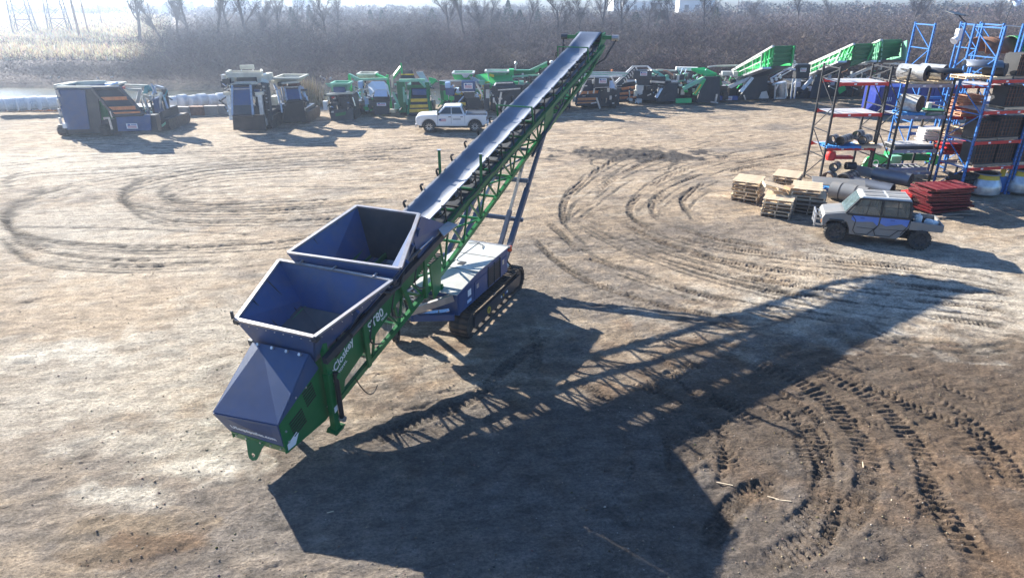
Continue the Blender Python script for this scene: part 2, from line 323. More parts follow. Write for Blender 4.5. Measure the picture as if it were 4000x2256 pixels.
T([(1600,1000),(1700,940),(1790,900)],.5,.03,mud,.4,cleat=.15,chev=1.4,seed=509,broken=.3)
T([(900,1140),(980,1090),(1080,1050),(1190,1000),(1300,900),(1400,840)],.5,.05,dk2,.6,cleat=.16,seed=510,broken=.22,ridge=.05)
T([(930,1190),(1040,1120),(1150,1080),(1260,1020)],.4,.05,dk2,.6,cleat=.16,seed=511,broken=.3,ridge=.04)
T([(1300,760),(1340,830),(1350,900),(1330,960)],.35,.03,dk2,.4,cleat=.12,seed=512,broken=.25)
T([(1380,830),(1440,880),(1450,930)],.5,.05,dk2,.5,cleat=.15,seed=513,broken=.2,ridge=.04)
T([(0,780),(60,760),(140,745)],.3,.04,dk2,.6,cleat=.14,seed=514,broken=.15)
T([(20,1040),(90,1030),(130,1020)],.35,.03,pale*.7,.4,cleat=.13,seed=515,broken=.1)
if 0: T([(190,1400),(300,1405),(400,1370),(440,1320)],.35,.03,np.array([.2,.13,.08]),.5,seed=516,broken=.4,ridge=.07)
if 0: T([(300,1290),(240,1310),(230,1350)],.3,.02,np.array([.25,.17,.1]),.5,seed=517,broken=.2,ridge=.06)
if 0: T([(380,950),(470,970),(500,930)],.35,.05,brown*.8,.5,seed=518,broken=.3,ridge=.04)
for i in range(70):   # curved prints following the turning circles on the right
    t0=random.uniform(-.3,.9); rr=random.uniform(.55,1.5); cx_,cy_=random.choice([(1500,1250),(2300,520),(1250,1150),(1900,1500)]); P_=[]
    rx=420*rr; ry=260*rr
    for k_ in range(5):
        a_=t0+k_*.13; P_.append((cx_+rx*math.cos(a_-.9),cy_+ry*math.sin(a_-.9)))
    if min(q[1] for q in P_)<620 or max(q[0] for q in P_)<1330: continue
    w_=random.uniform(.14,.5); cc=mud*random.uniform(.9,1.7)
    T(P_,w_,.03,cc,.55,cleat=random.choice([.1,.13,.16,0]),chev=random.choice([0,1.5,1.5]),seed=800+i,broken=random.uniform(.3,.42),ridge=.03)
for i in range(34):   # chevron prints and scuffs scattered in the right foreground
    x0=random.uniform(1500,2576); y0=random.uniform(840,1430)
    if x0<1800 and y0>1000 and random.random()<.6: continue
    L=random.uniform(60,190); s=random.uniform(.15,.55)
    T([(x0,y0),(x0+L*.5,y0+L*.5*s-5),(x0+L,y0+L*s)],random.uniform(.2,.5),.035,mud*random.uniform(1,1.8),.45,cleat=random.choice([.12,.15,0]),chev=random.choice([0,1.5]),seed=600+i,broken=.35,ridge=.035)
for i in range(30):   # small torn bits on the left
    x0=random.uniform(0,1100); y0=random.uniform(700,1440); L=random.uniform(20,90)
    T([(x0,y0),(x0+L*.5,y0-3),(x0+L,y0+random.uniform(-14,14))],random.uniform(.08,.25),.03,dk2*.9,.5,seed=700+i,broken=.4,ridge=.02)
# pond basin, banks, far land
pd=pond_d(X,Y); far=Y>62
Z=np.where(far,Z*3,Z)
Z+=np.where(pd>-1.5,-1.6*np.clip((pd+1.5)/3,0,1),0)
yard=np.clip((Y-61-.08*(X+10)+np.where(X>0,-.05*X-9,0))/2,0,1)        # beyond the yard: dry weeds, then brush floor
gr=fbm(X,Y,.5,71)
weed=np.array([.26,.21,.15])
blend(yard,weed); blend(yard*(gr-.4)*2,np.array([.15,.13,.11]))
bf=np.clip((Y-79)/3,0,1); blend(bf*.9,np.array([.12,.09,.085]))
leftf=np.clip((-X-.46*Y-3+12*(fbm(X,Y,.05,81)-.5))/6,0,1)            # the open straw field on the left
blend(leftf*np.clip((Y-106)/6,0,1),np.array([.62,.52,.36]))
blend(np.clip((Y-330)/60,0,1),np.array([.16,.17,.14]))
blend(np.clip((Y-700)/200,0,1)*(fbm(X,Y,.003,91)),np.array([.3,.3,.22]))
del gr
ny,nx=len(ys),len(xs)
me=bpy.data.meshes.new('ground'); nv=nx*ny
me.vertices.add(nv); me.vertices.foreach_set('co',np.stack([X,Y,Z],1).ravel())
ii=(np.arange(ny-1)[:,None]*nx+np.arange(nx-1)[None]).ravel(); q=np.stack([ii,ii+1,ii+nx+1,ii+nx],1)
me.loops.add(q.size); me.loops.foreach_set('vertex_index',q.ravel()); me.polygons.add(len(q)); me.polygons.foreach_set('loop_start',np.arange(0,q.size,4)); me.update()
ca=me.color_attributes.new('soil','FLOAT_COLOR','POINT'); ca.data.foreach_set('color',np.concatenate([np.clip(C,0.02,1),np.ones((nv,1))],1).ravel())
me.polygons.foreach_set('use_smooth',np.ones(len(q),bool))
gm=bpy.data.materials.new('packed_soil'); gm.use_nodes=True; n=gm.node_tree; b=n.nodes['Principled BSDF']; b.inputs['Roughness'].default_value=.95; b.inputs['Specular IOR Level'].default_value=.25
av=n.nodes.new('ShaderNodeVertexColor'); av.layer_name='soil'; tc=n.nodes.new('ShaderNodeTexCoord')
mp=n.nodes.new('ShaderNodeMapping'); mp.inputs['Scale'].default_value=(.85,1.15,1); mp.inputs['Rotation'].default_value=(0,0,-.35); n.links.new(tc.outputs['Object'],mp.inputs[0])
def NZ(s,d,r=.6,src=mp):
    k=n.nodes.new('ShaderNodeTexNoise'); k.inputs['Scale'].default_value=s; k.inputs['Detail'].default_value=d; k.inputs['Roughness'].default_value=r; n.links.new(src.outputs[0],k.inputs['Vector']); return k
n1=NZ(2.2,10,.7); n2=NZ(14,8,.7); n3=NZ(60,4,.6)
def MR(src,a,b_,c,d):
    k=n.nodes.new('ShaderNodeMapRange'); k.inputs[1].default_value=a;k.inputs[2].default_value=b_;k.inputs[3].default_value=c;k.inputs[4].default_value=d; n.links.new(src,k.inputs[0]); return k.outputs[0]
def MM(a,b_,op='MULTIPLY'):
    k=n.nodes.new('ShaderNodeMath'); k.operation=op; n.links.new(a,k.inputs[0]); n.links.new(b_,k.inputs[1]); return k.outputs[0]
f1=MM(MM(MR(n1.outputs[0],.35,.65,.62,1.3),MR(n2.outputs[0],.35,.65,.6,1.34)),MR(n3.outputs[0],.35,.65,.75,1.25))
mp2=n.nodes.new('ShaderNodeMapping'); mp2.inputs['Scale'].default_value=(.22,1.5,1); mp2.inputs['Rotation'].default_value=(0,0,-.22); n.links.new(tc.outputs['Object'],mp2.inputs[0])
n4=NZ(3.2,7,.65,mp2); f1=MM(f1,MR(n4.outputs[0],.35,.68,.82,1.15))
mx=n.nodes.new('ShaderNodeMix'); mx.data_type='RGBA'; mx.blend_type='MULTIPLY'; mx.inputs[0].default_value=1; n.links.new(av.outputs[0],mx.inputs[6]); n.links.new(f1,mx.inputs[7])
# sparse pale stones and dark specks
vo=n.nodes.new('ShaderNodeTexVoronoi'); vo.inputs['Scale'].default_value=9; n.links.new(tc.outputs['Object'],vo.inputs['Vector'])
st=MM(MR(vo.outputs['Distance'],.06,.10,1,0),MR(n1.outputs[0],.5,.6,0,.55))
x3=n.nodes.new('ShaderNodeMix'); x3.data_type='RGBA'; n.links.new(st,x3.inputs[0]); n.links.new(mx.outputs[2],x3.inputs[6]); x3.inputs[7].default_value=(.1,.08,.07,1)
v2=n.nodes.new('ShaderNodeTexVoronoi'); v2.inputs['Scale'].default_value=3.1; n.links.new(tc.outputs['Object'],v2.inputs['Vector'])
s2=MR(v2.outputs['Distance'],.03,.05,.8,0)
x4=n.nodes.new('ShaderNodeMix'); x4.data_type='RGBA'; n.links.new(s2,x4.inputs[0]); n.links.new(x3.outputs[2],x4.inputs[6]); x4.inputs[7].default_value=(.55,.5,.44,1)
n.links.new(x4.outputs[2],b.inputs['Base Color'])
bp=n.nodes.new('ShaderNodeBump'); bp.inputs['Strength'].default_value=1; bp.inputs['Distance'].default_value=.08
hh=MM(MM(n2.outputs[0],MR(n1.outputs[0],.3,.7,.4,1.6)),MR(n3.outputs[0],0,1,-.25,.35),'ADD')
n.links.new(hh,bp.inputs['Height']); n.links.new(bp.outputs[0],b.inputs['Normal'])
me.materials.append(gm); go=bpy.data.objects.new('ground',me); COL.objects.link(go); prop(go,'bare tan and brown soil yard with wheel ruts and crawler prints',kind='structure')
del X,Y,Z,C,pd
# pond water
wm=mat('pond_water',(.06,.065,.04),.2,0,.1,.05,.25,.6,spec=.5)
k=MB(); k.add([(-170,58,-.75),(2,58,-.75),(2,90,-.75),(-170,90,-.75)],[(0,1,2,3)])
prop(k.build('pond_water',wm),'dark still pond water behind the row of machines',kind='structure')
# hills on the skyline
def ridge(name,y0,h,seed,x0,x1,m,label):
    n_=120; xx=np.linspace(x0,x1,n_); hh=h*(.5+.7*fbm(xx/300,xx*0,1,seed)); k=MB()
    vs=[(x,y0,-2) for x in xx]+[(x,y0+60,z) for x,z in zip(xx,hh)]+[(x,y0+400,-2) for x in xx]
    k.add(vs,[(i,i+1,i+1+n_,i+n_) for i in range(n_-1)]+[(i+n_,i+1+n_,i+1+2*n_,i+2*n_) for i in range(n_-1)])
    return prop(k.build(name,m,smooth=True),label,kind='structure')
hm=mat('far_hill_woods',(.08,.085,.08),.95,0,.3,.01)
ridge('hills',2600,70,5,-3500,3500,hm,'long low wooded hill fading into haze')
# ---------------------------------------------------------------- the tracked stacker
AZ=.3988; TH=.235; KB=.975; OC=Vector((-1.732,20.987,4.529)); OO=Vector((0,0,CAMH))+(OC-Vector((0,0,CAMH)))*KB
wv=Vector((math.cos(AZ),-math.sin(AZ),0)); dv=Vector((math.sin(AZ)*math.cos(TH),math.cos(AZ)*math.cos(TH),math.sin(TH))); nv_=wv.cross(dv)
hv=Vector((math.sin(AZ),math.cos(AZ),0)); RO=Vector((OC.x-.9*hv.x,OC.y-.9*hv.y,0))
def F(s,t,m): return OO+(s*dv+t*wv+m*nv_)*KB-RO        # boom frame: along, across, up
def Hh(a,b,z): return Vector((OC.x,OC.y,0))+a*hv+b*wv+Vector((0,0,z))-RO   # chassis frame
S=thing('tracked_stacker','long green and grey tracked stacking conveyor with a wide grey hopper, standing alone mid yard','conveyor',RO)
GN='green'
def bot(s):  # depth of the lower chord
    P=[(-10.4,-1.95),(-5,-1.98),(-2.5,-1.95),(4,-1.55),(12,-1.2),(14.3,-.75)]
    for (a,b),(c,d) in zip(P,P[1:]):
        if s<=c: return b+(d-b)*(s-a)/(c-a)
    return -.75
TW=.7
for sd in (-1,1):
    MB().bar(F(-6.6,sd*TW,-.78),F(14.3,sd*TW,-.74),.13,.16,nv_).build('top_chord',GN,S)
    k=MB(); ss=[-8.9,-5,-2.5,4,12,14.3]
    for a,b in zip(ss,ss[1:]): k.bar(F(a,sd*TW,bot(a)),F(b,sd*TW,bot(b)),.11,.13,nv_)
    k.build('lower_chord',GN,S)
s=-8.4; i=0
while s<13.6:
    e=min(s+1.36,14.2)
    for sd in (-1,1):
        MB().bar(F(s,sd*TW,bot(s)),F((s+e)/2,sd*TW,-.78),.05,.05,wv).build('lattice_brace',GN,S)
        MB().bar(F((s+e)/2,sd*TW,-.78),F(e,sd*TW,bot(e)),.05,.05,wv).build('lattice_brace',GN,S)
        if i%2==0: MB().bar(F(s,sd*TW,bot(s)),F(s,sd*TW,-.78),.05,.05,wv).build('lattice_post',GN,S)
    MB().bar(F(s,-TW,bot(s)),F(s,TW,bot(s)),.07,.07).build('cross_member',GN,S)
    if s>-6 : MB().bar(F(s,-TW,-.74),F(s,TW,-.74),.08,.06).build('cross_member',GN,S)
    if s>-6 and i%2: MB().bar(F(s,-TW,bot(s)),F(e,TW,bot(e)),.05,.05).build('cross_member',GN,S)
    s=e; i+=1
# belt: troughed, flattening at the head drum, with the return run below
def beltrow(s):
    fl=max(0,min(1,(s-12.6)/1.7)); w=.47+.03*fl; lift=.24*(1-fl); base=-.47+.33*fl-.5*max(0,min(1,(-3.3-s)/.7))
    c=1-fl; return [(-.53,base+.2*c),(-.40,base+.12*c),(-.2,base+.03*c),(0,base),(.2,base+.03*c),(.40,base+.12*c),(.53,base+.2*c)]
rows=[-8.8+23.3*i/70 for i in range(71)]
k=MB(); vs=[];m7=7
for s in rows:
    sag=.012*math.sin(s*6.28/1.6)
    vs+=[F(s,t,m+sag) for t,m in beltrow(s)]
nr=len(rows)
for a in range(7):   # round the drum
    an=math.pi/2-(a+1)*math.pi/7; vs+=[F(14.5+.24*math.cos(an),t,-.38+.24*math.sin(an)) for t in (-.52,-.33,-.2,0,.2,.33,.52)]
for s in (14.2,-8.6): vs+=[F(s,t,-.64 if s>0 else -1.05) for t in (-.52,-.33,-.2,0,.2,.33,.52)]
N=len(vs)//7; k.add(vs,[(i*7+j,i*7+j+1,(i+1)*7+j+1,(i+1)*7+j) for i in range(N-1) for j in range(6)])
bo=k.build('belt','belt',S,smooth=True); bo.data.set_sharp_from_angle(angle=R(80)); md=bo.modifiers.new('thick','SOLIDIFY'); md.thickness=.014
MB().cyl(F(14.5,-.55,-.38),F(14.5,.55,-.38),.225,24).build('head_drum','rubber',S,smooth=True)
for sd in (-1,1):
    k=MB(); k.slab([F(13.4,sd*.62,-.85),F(14.75,sd*.62,-.62),F(14.75,sd*.62,-.2),F(14.3,sd*.62,-.16),F(13.4,sd*.62,-.66)],.04,wv*sd).build('head_plate',GN,S)
    k=MB(); k.bar(F(14.25,sd*.66,-.3),F(14.35,sd*1.3,-.34),.14,.16).build('head_arm',GN,S)
    k=MB(); k.cyl(F(14.35,sd*1.1,-.34),F(14.35,sd*1.42,-.34),.13,14).build('drive_motor','lip' if sd>0 else 'dgrey',S,smooth=True)
    k=MB(); k.bar(F(14.3,sd*1.3,-.42),F(13.2,sd*1.05,-.95),.05).bar(F(13.2,sd*1.05,-.95),F(12.7,sd*.75,-1.1),.05).build('hydraulic_hose','rubber',S)
MB().bar(F(14.33,-.62,-.62),F(14.33,.62,-.62),.1,.1).build('cross_member',GN,S)
# idler frames: dark hoops under the belt with three rollers
hoop=MB()
def hp(t,m): return (t*wv+m*nv_)
for sd in (-1,1):
    arc=[(.30,-.40),(.44,-.36),(.58,-.26),(.67,-.14),(.68,-.03),(.64,.03),(.58,.02)]
    for (a,b),(c,d) in zip(arc,arc[1:]): hoop.bar(hp(sd*a,b-.18),hp(sd*c,d-.18),.035,.07,dv)
    
hoop.bar(hp(-.66,-.78),hp(.66,-.78),.05,.05,dv)
for sd in (-1,1): hoop.bar(hp(sd*.66,-.78),hp(sd*.66,-.3),.03,.04,dv)
hm_=hoop.mesh('idler_frame','black')
rm=MB().cyl(hp(-.2,-.58),hp(.2,-.58),.055,10).mesh('roller','dgrey'); rs=[MB().cyl(hp(sd*.24,-.575),hp(sd*.5,-.40),.055,10).mesh('roller','dgrey') for sd in (-1,1)]
s=-3.4
while s<13:
    o=inst('idler_frame',hm_,S,F(s,0,0))
    for r_ in (rm,*rs): inst('roller',r_,o)
    if s<12.3: inst('return_roller',MB().cyl(hp(-.6,-1.02),hp(.6,-1.02),.05,8).mesh('return_roller','dgrey') if s==-3.4 else bpy.data.meshes['return_roller'],S,F(s+.5,0,0))
    s+=1.06
# belt covers over the drive at the hopper end, guard posts and hoops across the belt
for s,tp in ((4.8,0.0),(11.75,0.0)):
    k=MB()
    for sd in (-1,1): k.bar(F(s,sd*.72,-.7),F(s,sd*.7,tp),.05,.05)
    k.bar(F(s,-.72,tp),F(s,.72,tp),.045,.045).build('guard_hoop',GN,S)
for sd in (-1,1):
    b0=F(0,sd*.74,-.7); MB().bar(b0,b0+Vector((0,0,.98)),.085,.085).build('guard_post',GN,S)
    MB().bar(b0+Vector((0,0,.98)),b0+Vector((0,0,1.0)),.12,.12).build('post_cap','silver',S)
k=MB().slab([F(-3.3,.5,-.33),F(-2.75,.5,-.33),F(-2.75,.72,-.62),F(-3.3,.72,-.62)],.02).build('belt_cover_plate',GN,S)
MB().slab([F(5.6,.76,-1.5),F(6.5,.76,-1.5),F(6.9,.76,-.66),F(5.9,.76,-.66)],.03,wv).build('leg_bracket',GN,S)
MB().slab([F(5.6,-.79,-1.5),F(6.5,-.79,-1.5),F(6.9,-.79,-.66),F(5.9,-.79,-.66)],.03,wv).build('leg_bracket',GN,S)
# tail side plates
for sd in (-1,1):
    t=sd*.72
    P=[F(-10.5,t,-1.7),F(-9.2,t,-2.02),F(-8.65,t,-2.0),F(-8.2,t,-1.62),F(-5.2,t,-1.22),F(-3.1,t,-1.15),F(-3.1,t,-.45),F(-8.85,t,-.42),F(-10.38,t,-.92)]
    pl=MB().slab(P,.03,wv*sd).build('tail_side_plate',GN,S)
    for (a,b,m0,m1) in ((-10.15,-9.7,-1.52,-1.14),(-9.55,-9.2,-1.2,-.82),(-8.3,-7.95,-.85,-.55),(-7.75,-7.35,-.78,-.48)):
        k=MB()
        for j in range(6):
            mm=m0+(m1-m0)*j/5; k.bar(F(a,sd*.757,mm),F(b,sd*.757,mm+.03),.012,.03,nv_)
        k.build('vent_louvre','black',pl)
    for j,(a,m) in enumerate([(-10.3,-1.2),(-10.33,-1.5),(-9.4,-.75),(-9.0,-1.75),(-8.8,-1.0),(-9.75,-.72)]): MB().cyl(F(a,sd*.75,m),F(a,sd*.775,m),.025,8).build('bolt','silver',pl)
MB().slab([F(-10.43,.757,-1.66),F(-10.2,.757,-1.72),F(-10.02,.757,-1.55),F(-10.06,.757,-1.47),F(-10.4,.757,-1.52)],.004,wv).build('sticker','wprint',S)
# mesh guards in the lattice
def wire(P0,P1,P2,P3,nm='mesh_guard',st=14):
    k=MB()
    for i in range(st+1):
        a=i/st; k.bar(P0.lerp(P1,a),P3.lerp(P2,a),.006); k.bar(P0.lerp(P3,a),P1.lerp(P2,a),.006)
    return k.build(nm,'silver',S)
wire(F(-8.5,.66,-1.9),F(-5.2,.66,-1.92),F(-5.2,.66,-1.25),F(-8.2,.66,-1.62)); wire(F(-8.5,-.66,-1.9),F(-5.2,-.66,-1.92),F(-5.2,-.66,-1.25),F(-8.2,-.66,-1.62))
# front cover: faceted sheet box
k=MB(); a0=F(-10.45,-.78,-1.5);a1=F(-10.45,.72,-1.5);b0=F(-10.62,-.78,-.78);b1=F(-10.4,.74,-.9)
MB().slab([a0,a1,b1,b0],.03,-dv).build('tail_cover_front','cover',S)
c0=F(-9.0,-.76,-.2); c1=F(-9.0,-.2,-.12); c2=F(-9.0,.74,-.12); ap=F(-9.0,.2,-.1)
L0=F(-9.05,-.75,-.12); M0=F(-9.02,-.05,-.10); R0=F(-9.0,.76,-.12); R1=F(-8.95,.78,-.55)
MB().slab([b0,b1,F(-9.04,-.5,-.1),L0],.02,(b1-b0).cross(L0-b0).normalized()).build('tail_cover_top','cover',S)
MB().slab([b1,R0,F(-9.04,-.5,-.1)],.02,(R0-b1).cross(F(-9.04,-.5,-.1)-b1).normalized()).build('tail_cover_facet','cover',S)
MB().slab([b1,F(-8.9,.77,-.62),R0],.02,(F(-8.9,.77,-.62)-b1).cross(R0-b1).normalized()).build('tail_cover_side','cover',S)
MB().slab([b0,L0,F(-9.0,-.78,-.6)],.02,(L0-b0).cross(F(-9.0,-.78,-.6)-b0).normalized()).build('tail_cover_side','cover',S)
MB().slab([F(-10.42,-.74,-1.74),F(-10.42,.74,-1.74),F(-10.46,.74,-1.5),F(-10.46,-.74,-1.5)],.03,-dv).build('tail_lower_plate',GN,S)
MB().slab([F(-10.42,-.74,-1.74),F(-10.42,.74,-1.74),F(-8.9,.74,-2.0),F(-8.9,-.74,-2.0)],.02,nv_).build('tail_floor',GN,S)
for t in (-.62,-.34,.06,.34,.62): MB().cyl(F(-10.47,t,-1.60),F(-10.50,t,-1.60),.022,10).build('bolt','silver',S)
for t in (-.55,-.15,.25,.6): MB().cyl(F(-9.08,t,-.1),F(-9.12,t,-.06),.035,10).build('bolt','silver',S)
# tow lug with its eye
lug=MB(); o_=F(-10.46,-.12,-1.60); ux=wv; uz=(-nv_*.82-dv*.57).normalized(); n=18
out=[o_+ux*-.26,o_+ux*.30]; 
arc=[o_+uz*.36+ux*(.13*math.cos(a))+uz*(.10*math.sin(a)) for a in [math.pi*i/8 for i in range(9)]]
ring=[o_+uz*.34+(ux*math.cos(-math.pi*2*i/12)*.055+uz*math.sin(-math.pi*2*i/12)*.035) for i in range(12)]
outer=[o_+ux*.30,*arc,o_+ux*-.26]   # bridge with fan quads
outer12=[o_+ux*.30,o_+ux*.2+uz*.15,arc[0],arc[2],arc[4],arc[6],arc[8],o_+ux*-.2+uz*.15,o_+ux*-.26,o_+ux*-.1,o_+ux*.02,o_+ux*.15]
rg=[o_+uz*.34+(ux*.055*math.cos(a)+uz*.045*math.sin(a)) for a in [R(x) for x in (-20,0,20,55,90,125,160,180,200,240,270,300)]]
th=ux.cross(uz).normalized()*.03; vs=outer12+rg+[p+th for p in outer12+rg]
fs=[]
for i in range(12):
    j=(i+1)%12; fs+=[(i,j,12+j,12+i),(24+i,36+i,36+j,24+j),(i,24+i,24+j,j),(12+i,12+j,36+j,36+i)]
lug.add(vs,fs); lug.build('tow_lug',GN,S)
# lettering
fr=(b0-a0).normalized()
nn=(a1-a0).cross(b0-a0).normalized(); nn=nn if nn.dot(dv)<0 else -nn
pt=a0.lerp(a1,.2).lerp(b0.lerp(b1,.2),.45)+nn*.04-dv*.034
text('USequipsales.com',.165,'lettering','wprint',S,basis(pt,(a1-a0),(b0-a0)))
lx=(F(-7.6,.76,-.98)-F(-8.6,.76,-1.22)); up=nv_
text('McCloskey',.27,'lettering','wprint',S,basis(F(-8.78,.755,-1.26),lx,up),shear=.15)
text('INTERNATIONAL',.1,'lettering','wprint',S,basis(F(-8.75,.755,-1.42),lx,up))
text('ST80',.34,'lettering','wprint',S,basis(F(-6.95,.755,-1.18),F(1,0,.05)-F(0,0,0),up))
text('TRACK',.09,'lettering','wprint',S,basis(F(-6.4,.755,-1.27),F(1,0,.05)-F(0,0,0),up))
# jack post with cylinder
j0=F(-9.12,.90,-2.3); zz=(F(-8.62,.9,.1)-j0); 
MB().bar(j0,j0+zz*.62,.17,.15,wv).build('jack_sleeve',GN,S,bevel=.01)
MB().bar(j0+zz*.6,j0+zz*1.0,.125,.11,wv).build('jack_post',GN,S)
MB().bar(j0-zz*.02+wv*-.02,j0+zz*.0,.3,.26,wv).build('foot_plate',GN,S)
MB().slab([j0+dv*-.17+wv*-.15,j0+dv*.17+wv*-.15,j0+dv*.17+wv*.15,j0+dv*-.17+wv*.15],.025).build('foot_plate',GN,S)
MB().cyl(j0+zz*.10+wv*.14+dv*.1,j0+zz*.6+wv*.14+dv*.1,.06,12).build('jack_cylinder','black',S,smooth=True)
MB().cyl(j0+zz*.56+wv*.0+dv*.14,j0+zz*.56+wv*.2+dv*.14,.075,12).build('pivot_boss',GN,S,smooth=True)
MB().cyl(j0+zz*.08+wv*.0+dv*.12,j0+zz*.08+wv*.2+dv*.12,.07,12).build('pivot_boss','lip',S,smooth=True)
MB().slab([j0+zz*.2+wv*.09-dv*.06,j0+zz*.2+wv*.09+dv*.06,j0+zz*.26+wv*.09+dv*.06,j0+zz*.26+wv*.09-dv*.06],.003,wv).build('sticker','wprint',S)
j1=F(-9.12,-.9,-2.2); MB().bar(j1,j1+zz*.45,.16,.14,wv).build('jack_sleeve',GN,S)
MB().cyl(F(-9.3,-.98,-.62),F(-9.3,-.75,-.62),.09,12).build('pivot_boss',GN,S,smooth=True)
pts=[F(-8.0+.9*i/8,.86,-1.75)-Vector((0,0,.95*math.sin(math.pi*i/8*.62))) for i in range(9)]
MB().tube(pts,.014).build('hydraulic_hose','rubber',S)
# diagonal green straps beside the text
for a,b in (((-7.15,-.35),(-7.35,-1.95)),((-5.55,-.2),(-5.1,-1.9)),((-4.05,-.5),(-4.35,-2.0))):
    MB().bar(F(a[0],.89,a[1]),F(b[0],.82,b[1]),.13,.06,wv).build('side_strut',GN,S)
    MB().bar(F(a[0],-.82,-.62),F(b[0],-.82,b[1]),.13,.06,wv).build('side_strut',GN,S)
for q_,(s0,t0,m0) in enumerate(((-7.2,.9,-.3),(-6.2,.95,-.2),(-5.0,.98,-.1))):
    pts=[F(s0+.25*math.sin(i*.8)+.05*i,t0,m0-i*.17) for i in range(9)]; MB().tube(pts,.02).build('hydraulic_hose','rubber',S)
# hopper: two funnels meeting at the wide middle rim
A,B_,C_,D_,E_,F_=[F(*p) for p in ((-8.98,-1.07,.43),(-8.98,1.07,.43),(-6.72,-1.65,.43),(-6.72,1.65,.43),(-4.12,-.97,.62),(-4.12,.97,.62))]
C2=F(-6.58,-1.42,.60);D2=F(-6.45,1.74,.60)
I=lambda s,t,m:F(s,t,m)
a_,b_=I(-8.15,-.55,-.6),I(-8.15,.55,-.6); c_,d_=I(-6.85,-.62,-.62),I(-6.85,.62,-.62)
def panel(nm,P,th=.03,m='grey'): 
    nrm=(P[1]-P[0]).cross(P[2]-P[0]).normalized(); return MB().slab([p for p in P],-th,nrm).build(nm,m,S)
def pnl(nm,P,inward,th=.03,m='grey'):
    nrm=(P[1]-P[0]).cross(P[2]-P[0]).normalized()
    if nrm.dot(inward-P[0])>0: nrm=-nrm
    return MB().slab(P,th,nrm).build(nm,m,S)
ctr=F(-7.8,0,.2); ctr2=F(-5.4,0,.2)
# front funnel
pnl('hopper_end_wall',[A,B_,F(-8.9,.74,-.42),F(-8.9,-.74,-.42)],ctr)
pnl('hopper_end_wall',[F(-8.9,-.74,-.42),F(-8.9,.74,-.42),F(-8.3,.42,-.75),F(-8.3,-.42,-.75)],F(-8,0,0.4))
pnl('hopper_side_wall',[A,C_,F(-6.75,-.8,-.5),F(-8.9,-.74,-.42)],ctr)
pnl('hopper_side_wall',[B_,D_,F(-6.75,.8,-.5),F(-8.9,.74,-.42)],ctr)
pnl('hopper_divider',[C_,D_,F(-7.3,.85,-.5),F(-7.3,-.85,-.5)],ctr)
pnl('hopper_side_wall',[F(-8.9,.74,-.42),F(-6.75,.8,-.5),F(-6.75,.4,-.85),F(-8.3,.42,-.75)],F(-7.8,0,.4))
pnl('hopper_side_wall',[F(-8.9,-.74,-.42),F(-6.75,-.8,-.5),F(-6.75,-.4,-.85),F(-8.3,-.42,-.75)],F(-7.8,0,.4))
pit=F(-7.75,0,-.62)
for P_ in ([F(-8.9,-.74,-.40),F(-8.9,.74,-.40)],[F(-8.9,.74,-.40),F(-7.3,.85,-.42)],[F(-7.3,.85,-.42),F(-7.3,-.85,-.42)],[F(-7.3,-.85,-.42),F(-8.9,-.74,-.40)]):
    Q_=P_+[pit]; nn_=(Q_[1]-Q_[0]).cross(Q_[2]-Q_[0]).normalized(); MB().slab(Q_,.01,nn_).build('hopper_throat','dgrey',S)
MB().box(-.28,.28,-.22,.22,0,.01).build('throat_shade_sheet','black',S).matrix_local=basis(pit+nv_*.03,dv,wv)  # dark slopes and this black sheet paint in the shade deep in the bin
# rear funnel
pnl('hopper_side_wall',[C2,E_,F(-4.2,-.62,-.75),F(-6.6,-.8,-.5)],ctr2)
pnl('hopper_side_wall',[D2,F_,F(-4.2,.62,-.75),F(-6.6,.8,-.5)],ctr2)
pnl('hopper_end_wall',[E_,F_,F(-4.5,.62,-.75),F(-4.5,-.62,-.75)],ctr2,m='dgrey')
pnl('hopper_floor',[F(-6.9,-.8,-.55),F(-4.4,-.65,-.8),F(-4.4,-.12,-.78),F(-6.9,-.12,-.6)],F(-5.5,0,2))
pnl('hopper_floor',[F(-6.9,.8,-.55),F(-4.4,.65,-.8),F(-4.4,.2,-.78),F(-6.9,.2,-.6)],F(-5.5,0,2))
pnl('slit_blocking_panel',[C2,D2,F(-6.62,.8,-.5),F(-6.62,-.8,-.5)],ctr2)  # unseen panel added to stop a slit of sunlight between the funnels
MB().bar(F(-6.5,-.1,-.5),F(-4.5,-.1,-.6),.04,.14,nv_).build('floor_rib','green',S)
for sd in (-1,1):
    tx=lambda s,f: None
    for f_ in (.2,.5,.8):     # outside stiffening ribs
        p=(C2 if sd<0 else D2).lerp(E_ if sd<0 else F_,f_); q=F(-6.6+2.4*f_,sd*(.8-.18*f_),-.5-.25*f_)
        MB().bar(p+wv*sd*.05-nv_*.12,q+wv*sd*.09,.07,.12,wv).build('stiffening_rib','grey',S)
    f_=.5;p=(A if sd<0 else B_).lerp(C_ if sd<0 else D_,f_); MB().bar(p+wv*sd*.04-nv_*.1,F(-7.8,sd*.82,-.46),.06,.1,wv).build('stiffening_rib','grey',S)
for sd in (-1,1):     # weld seams and wear plates inside the bins
    for f_ in (.33,.66):
        p=(A if sd<0 else B_).lerp(C_ if sd<0 else D_,f_); q=F(-8.9+2.15*f_,sd*(.74+.06*f_),-.42-.08*f_); MB().bar(p.lerp(q,.04)-wv*sd*.012,q.lerp(p,.04)-wv*sd*.012,.018,.018).build('weld_seam','dgrey',S)
        p=(C2 if sd<0 else D2).lerp(E_ if sd<0 else F_,f_); q=F(-6.6+2.4*f_,sd*(.8-.18*f_),-.5-.25*f_); MB().bar(p.lerp(q,.04)-wv*sd*.012,q.lerp(p,.04)-wv*sd*.012,.018,.018).build('weld_seam','dgrey',S)
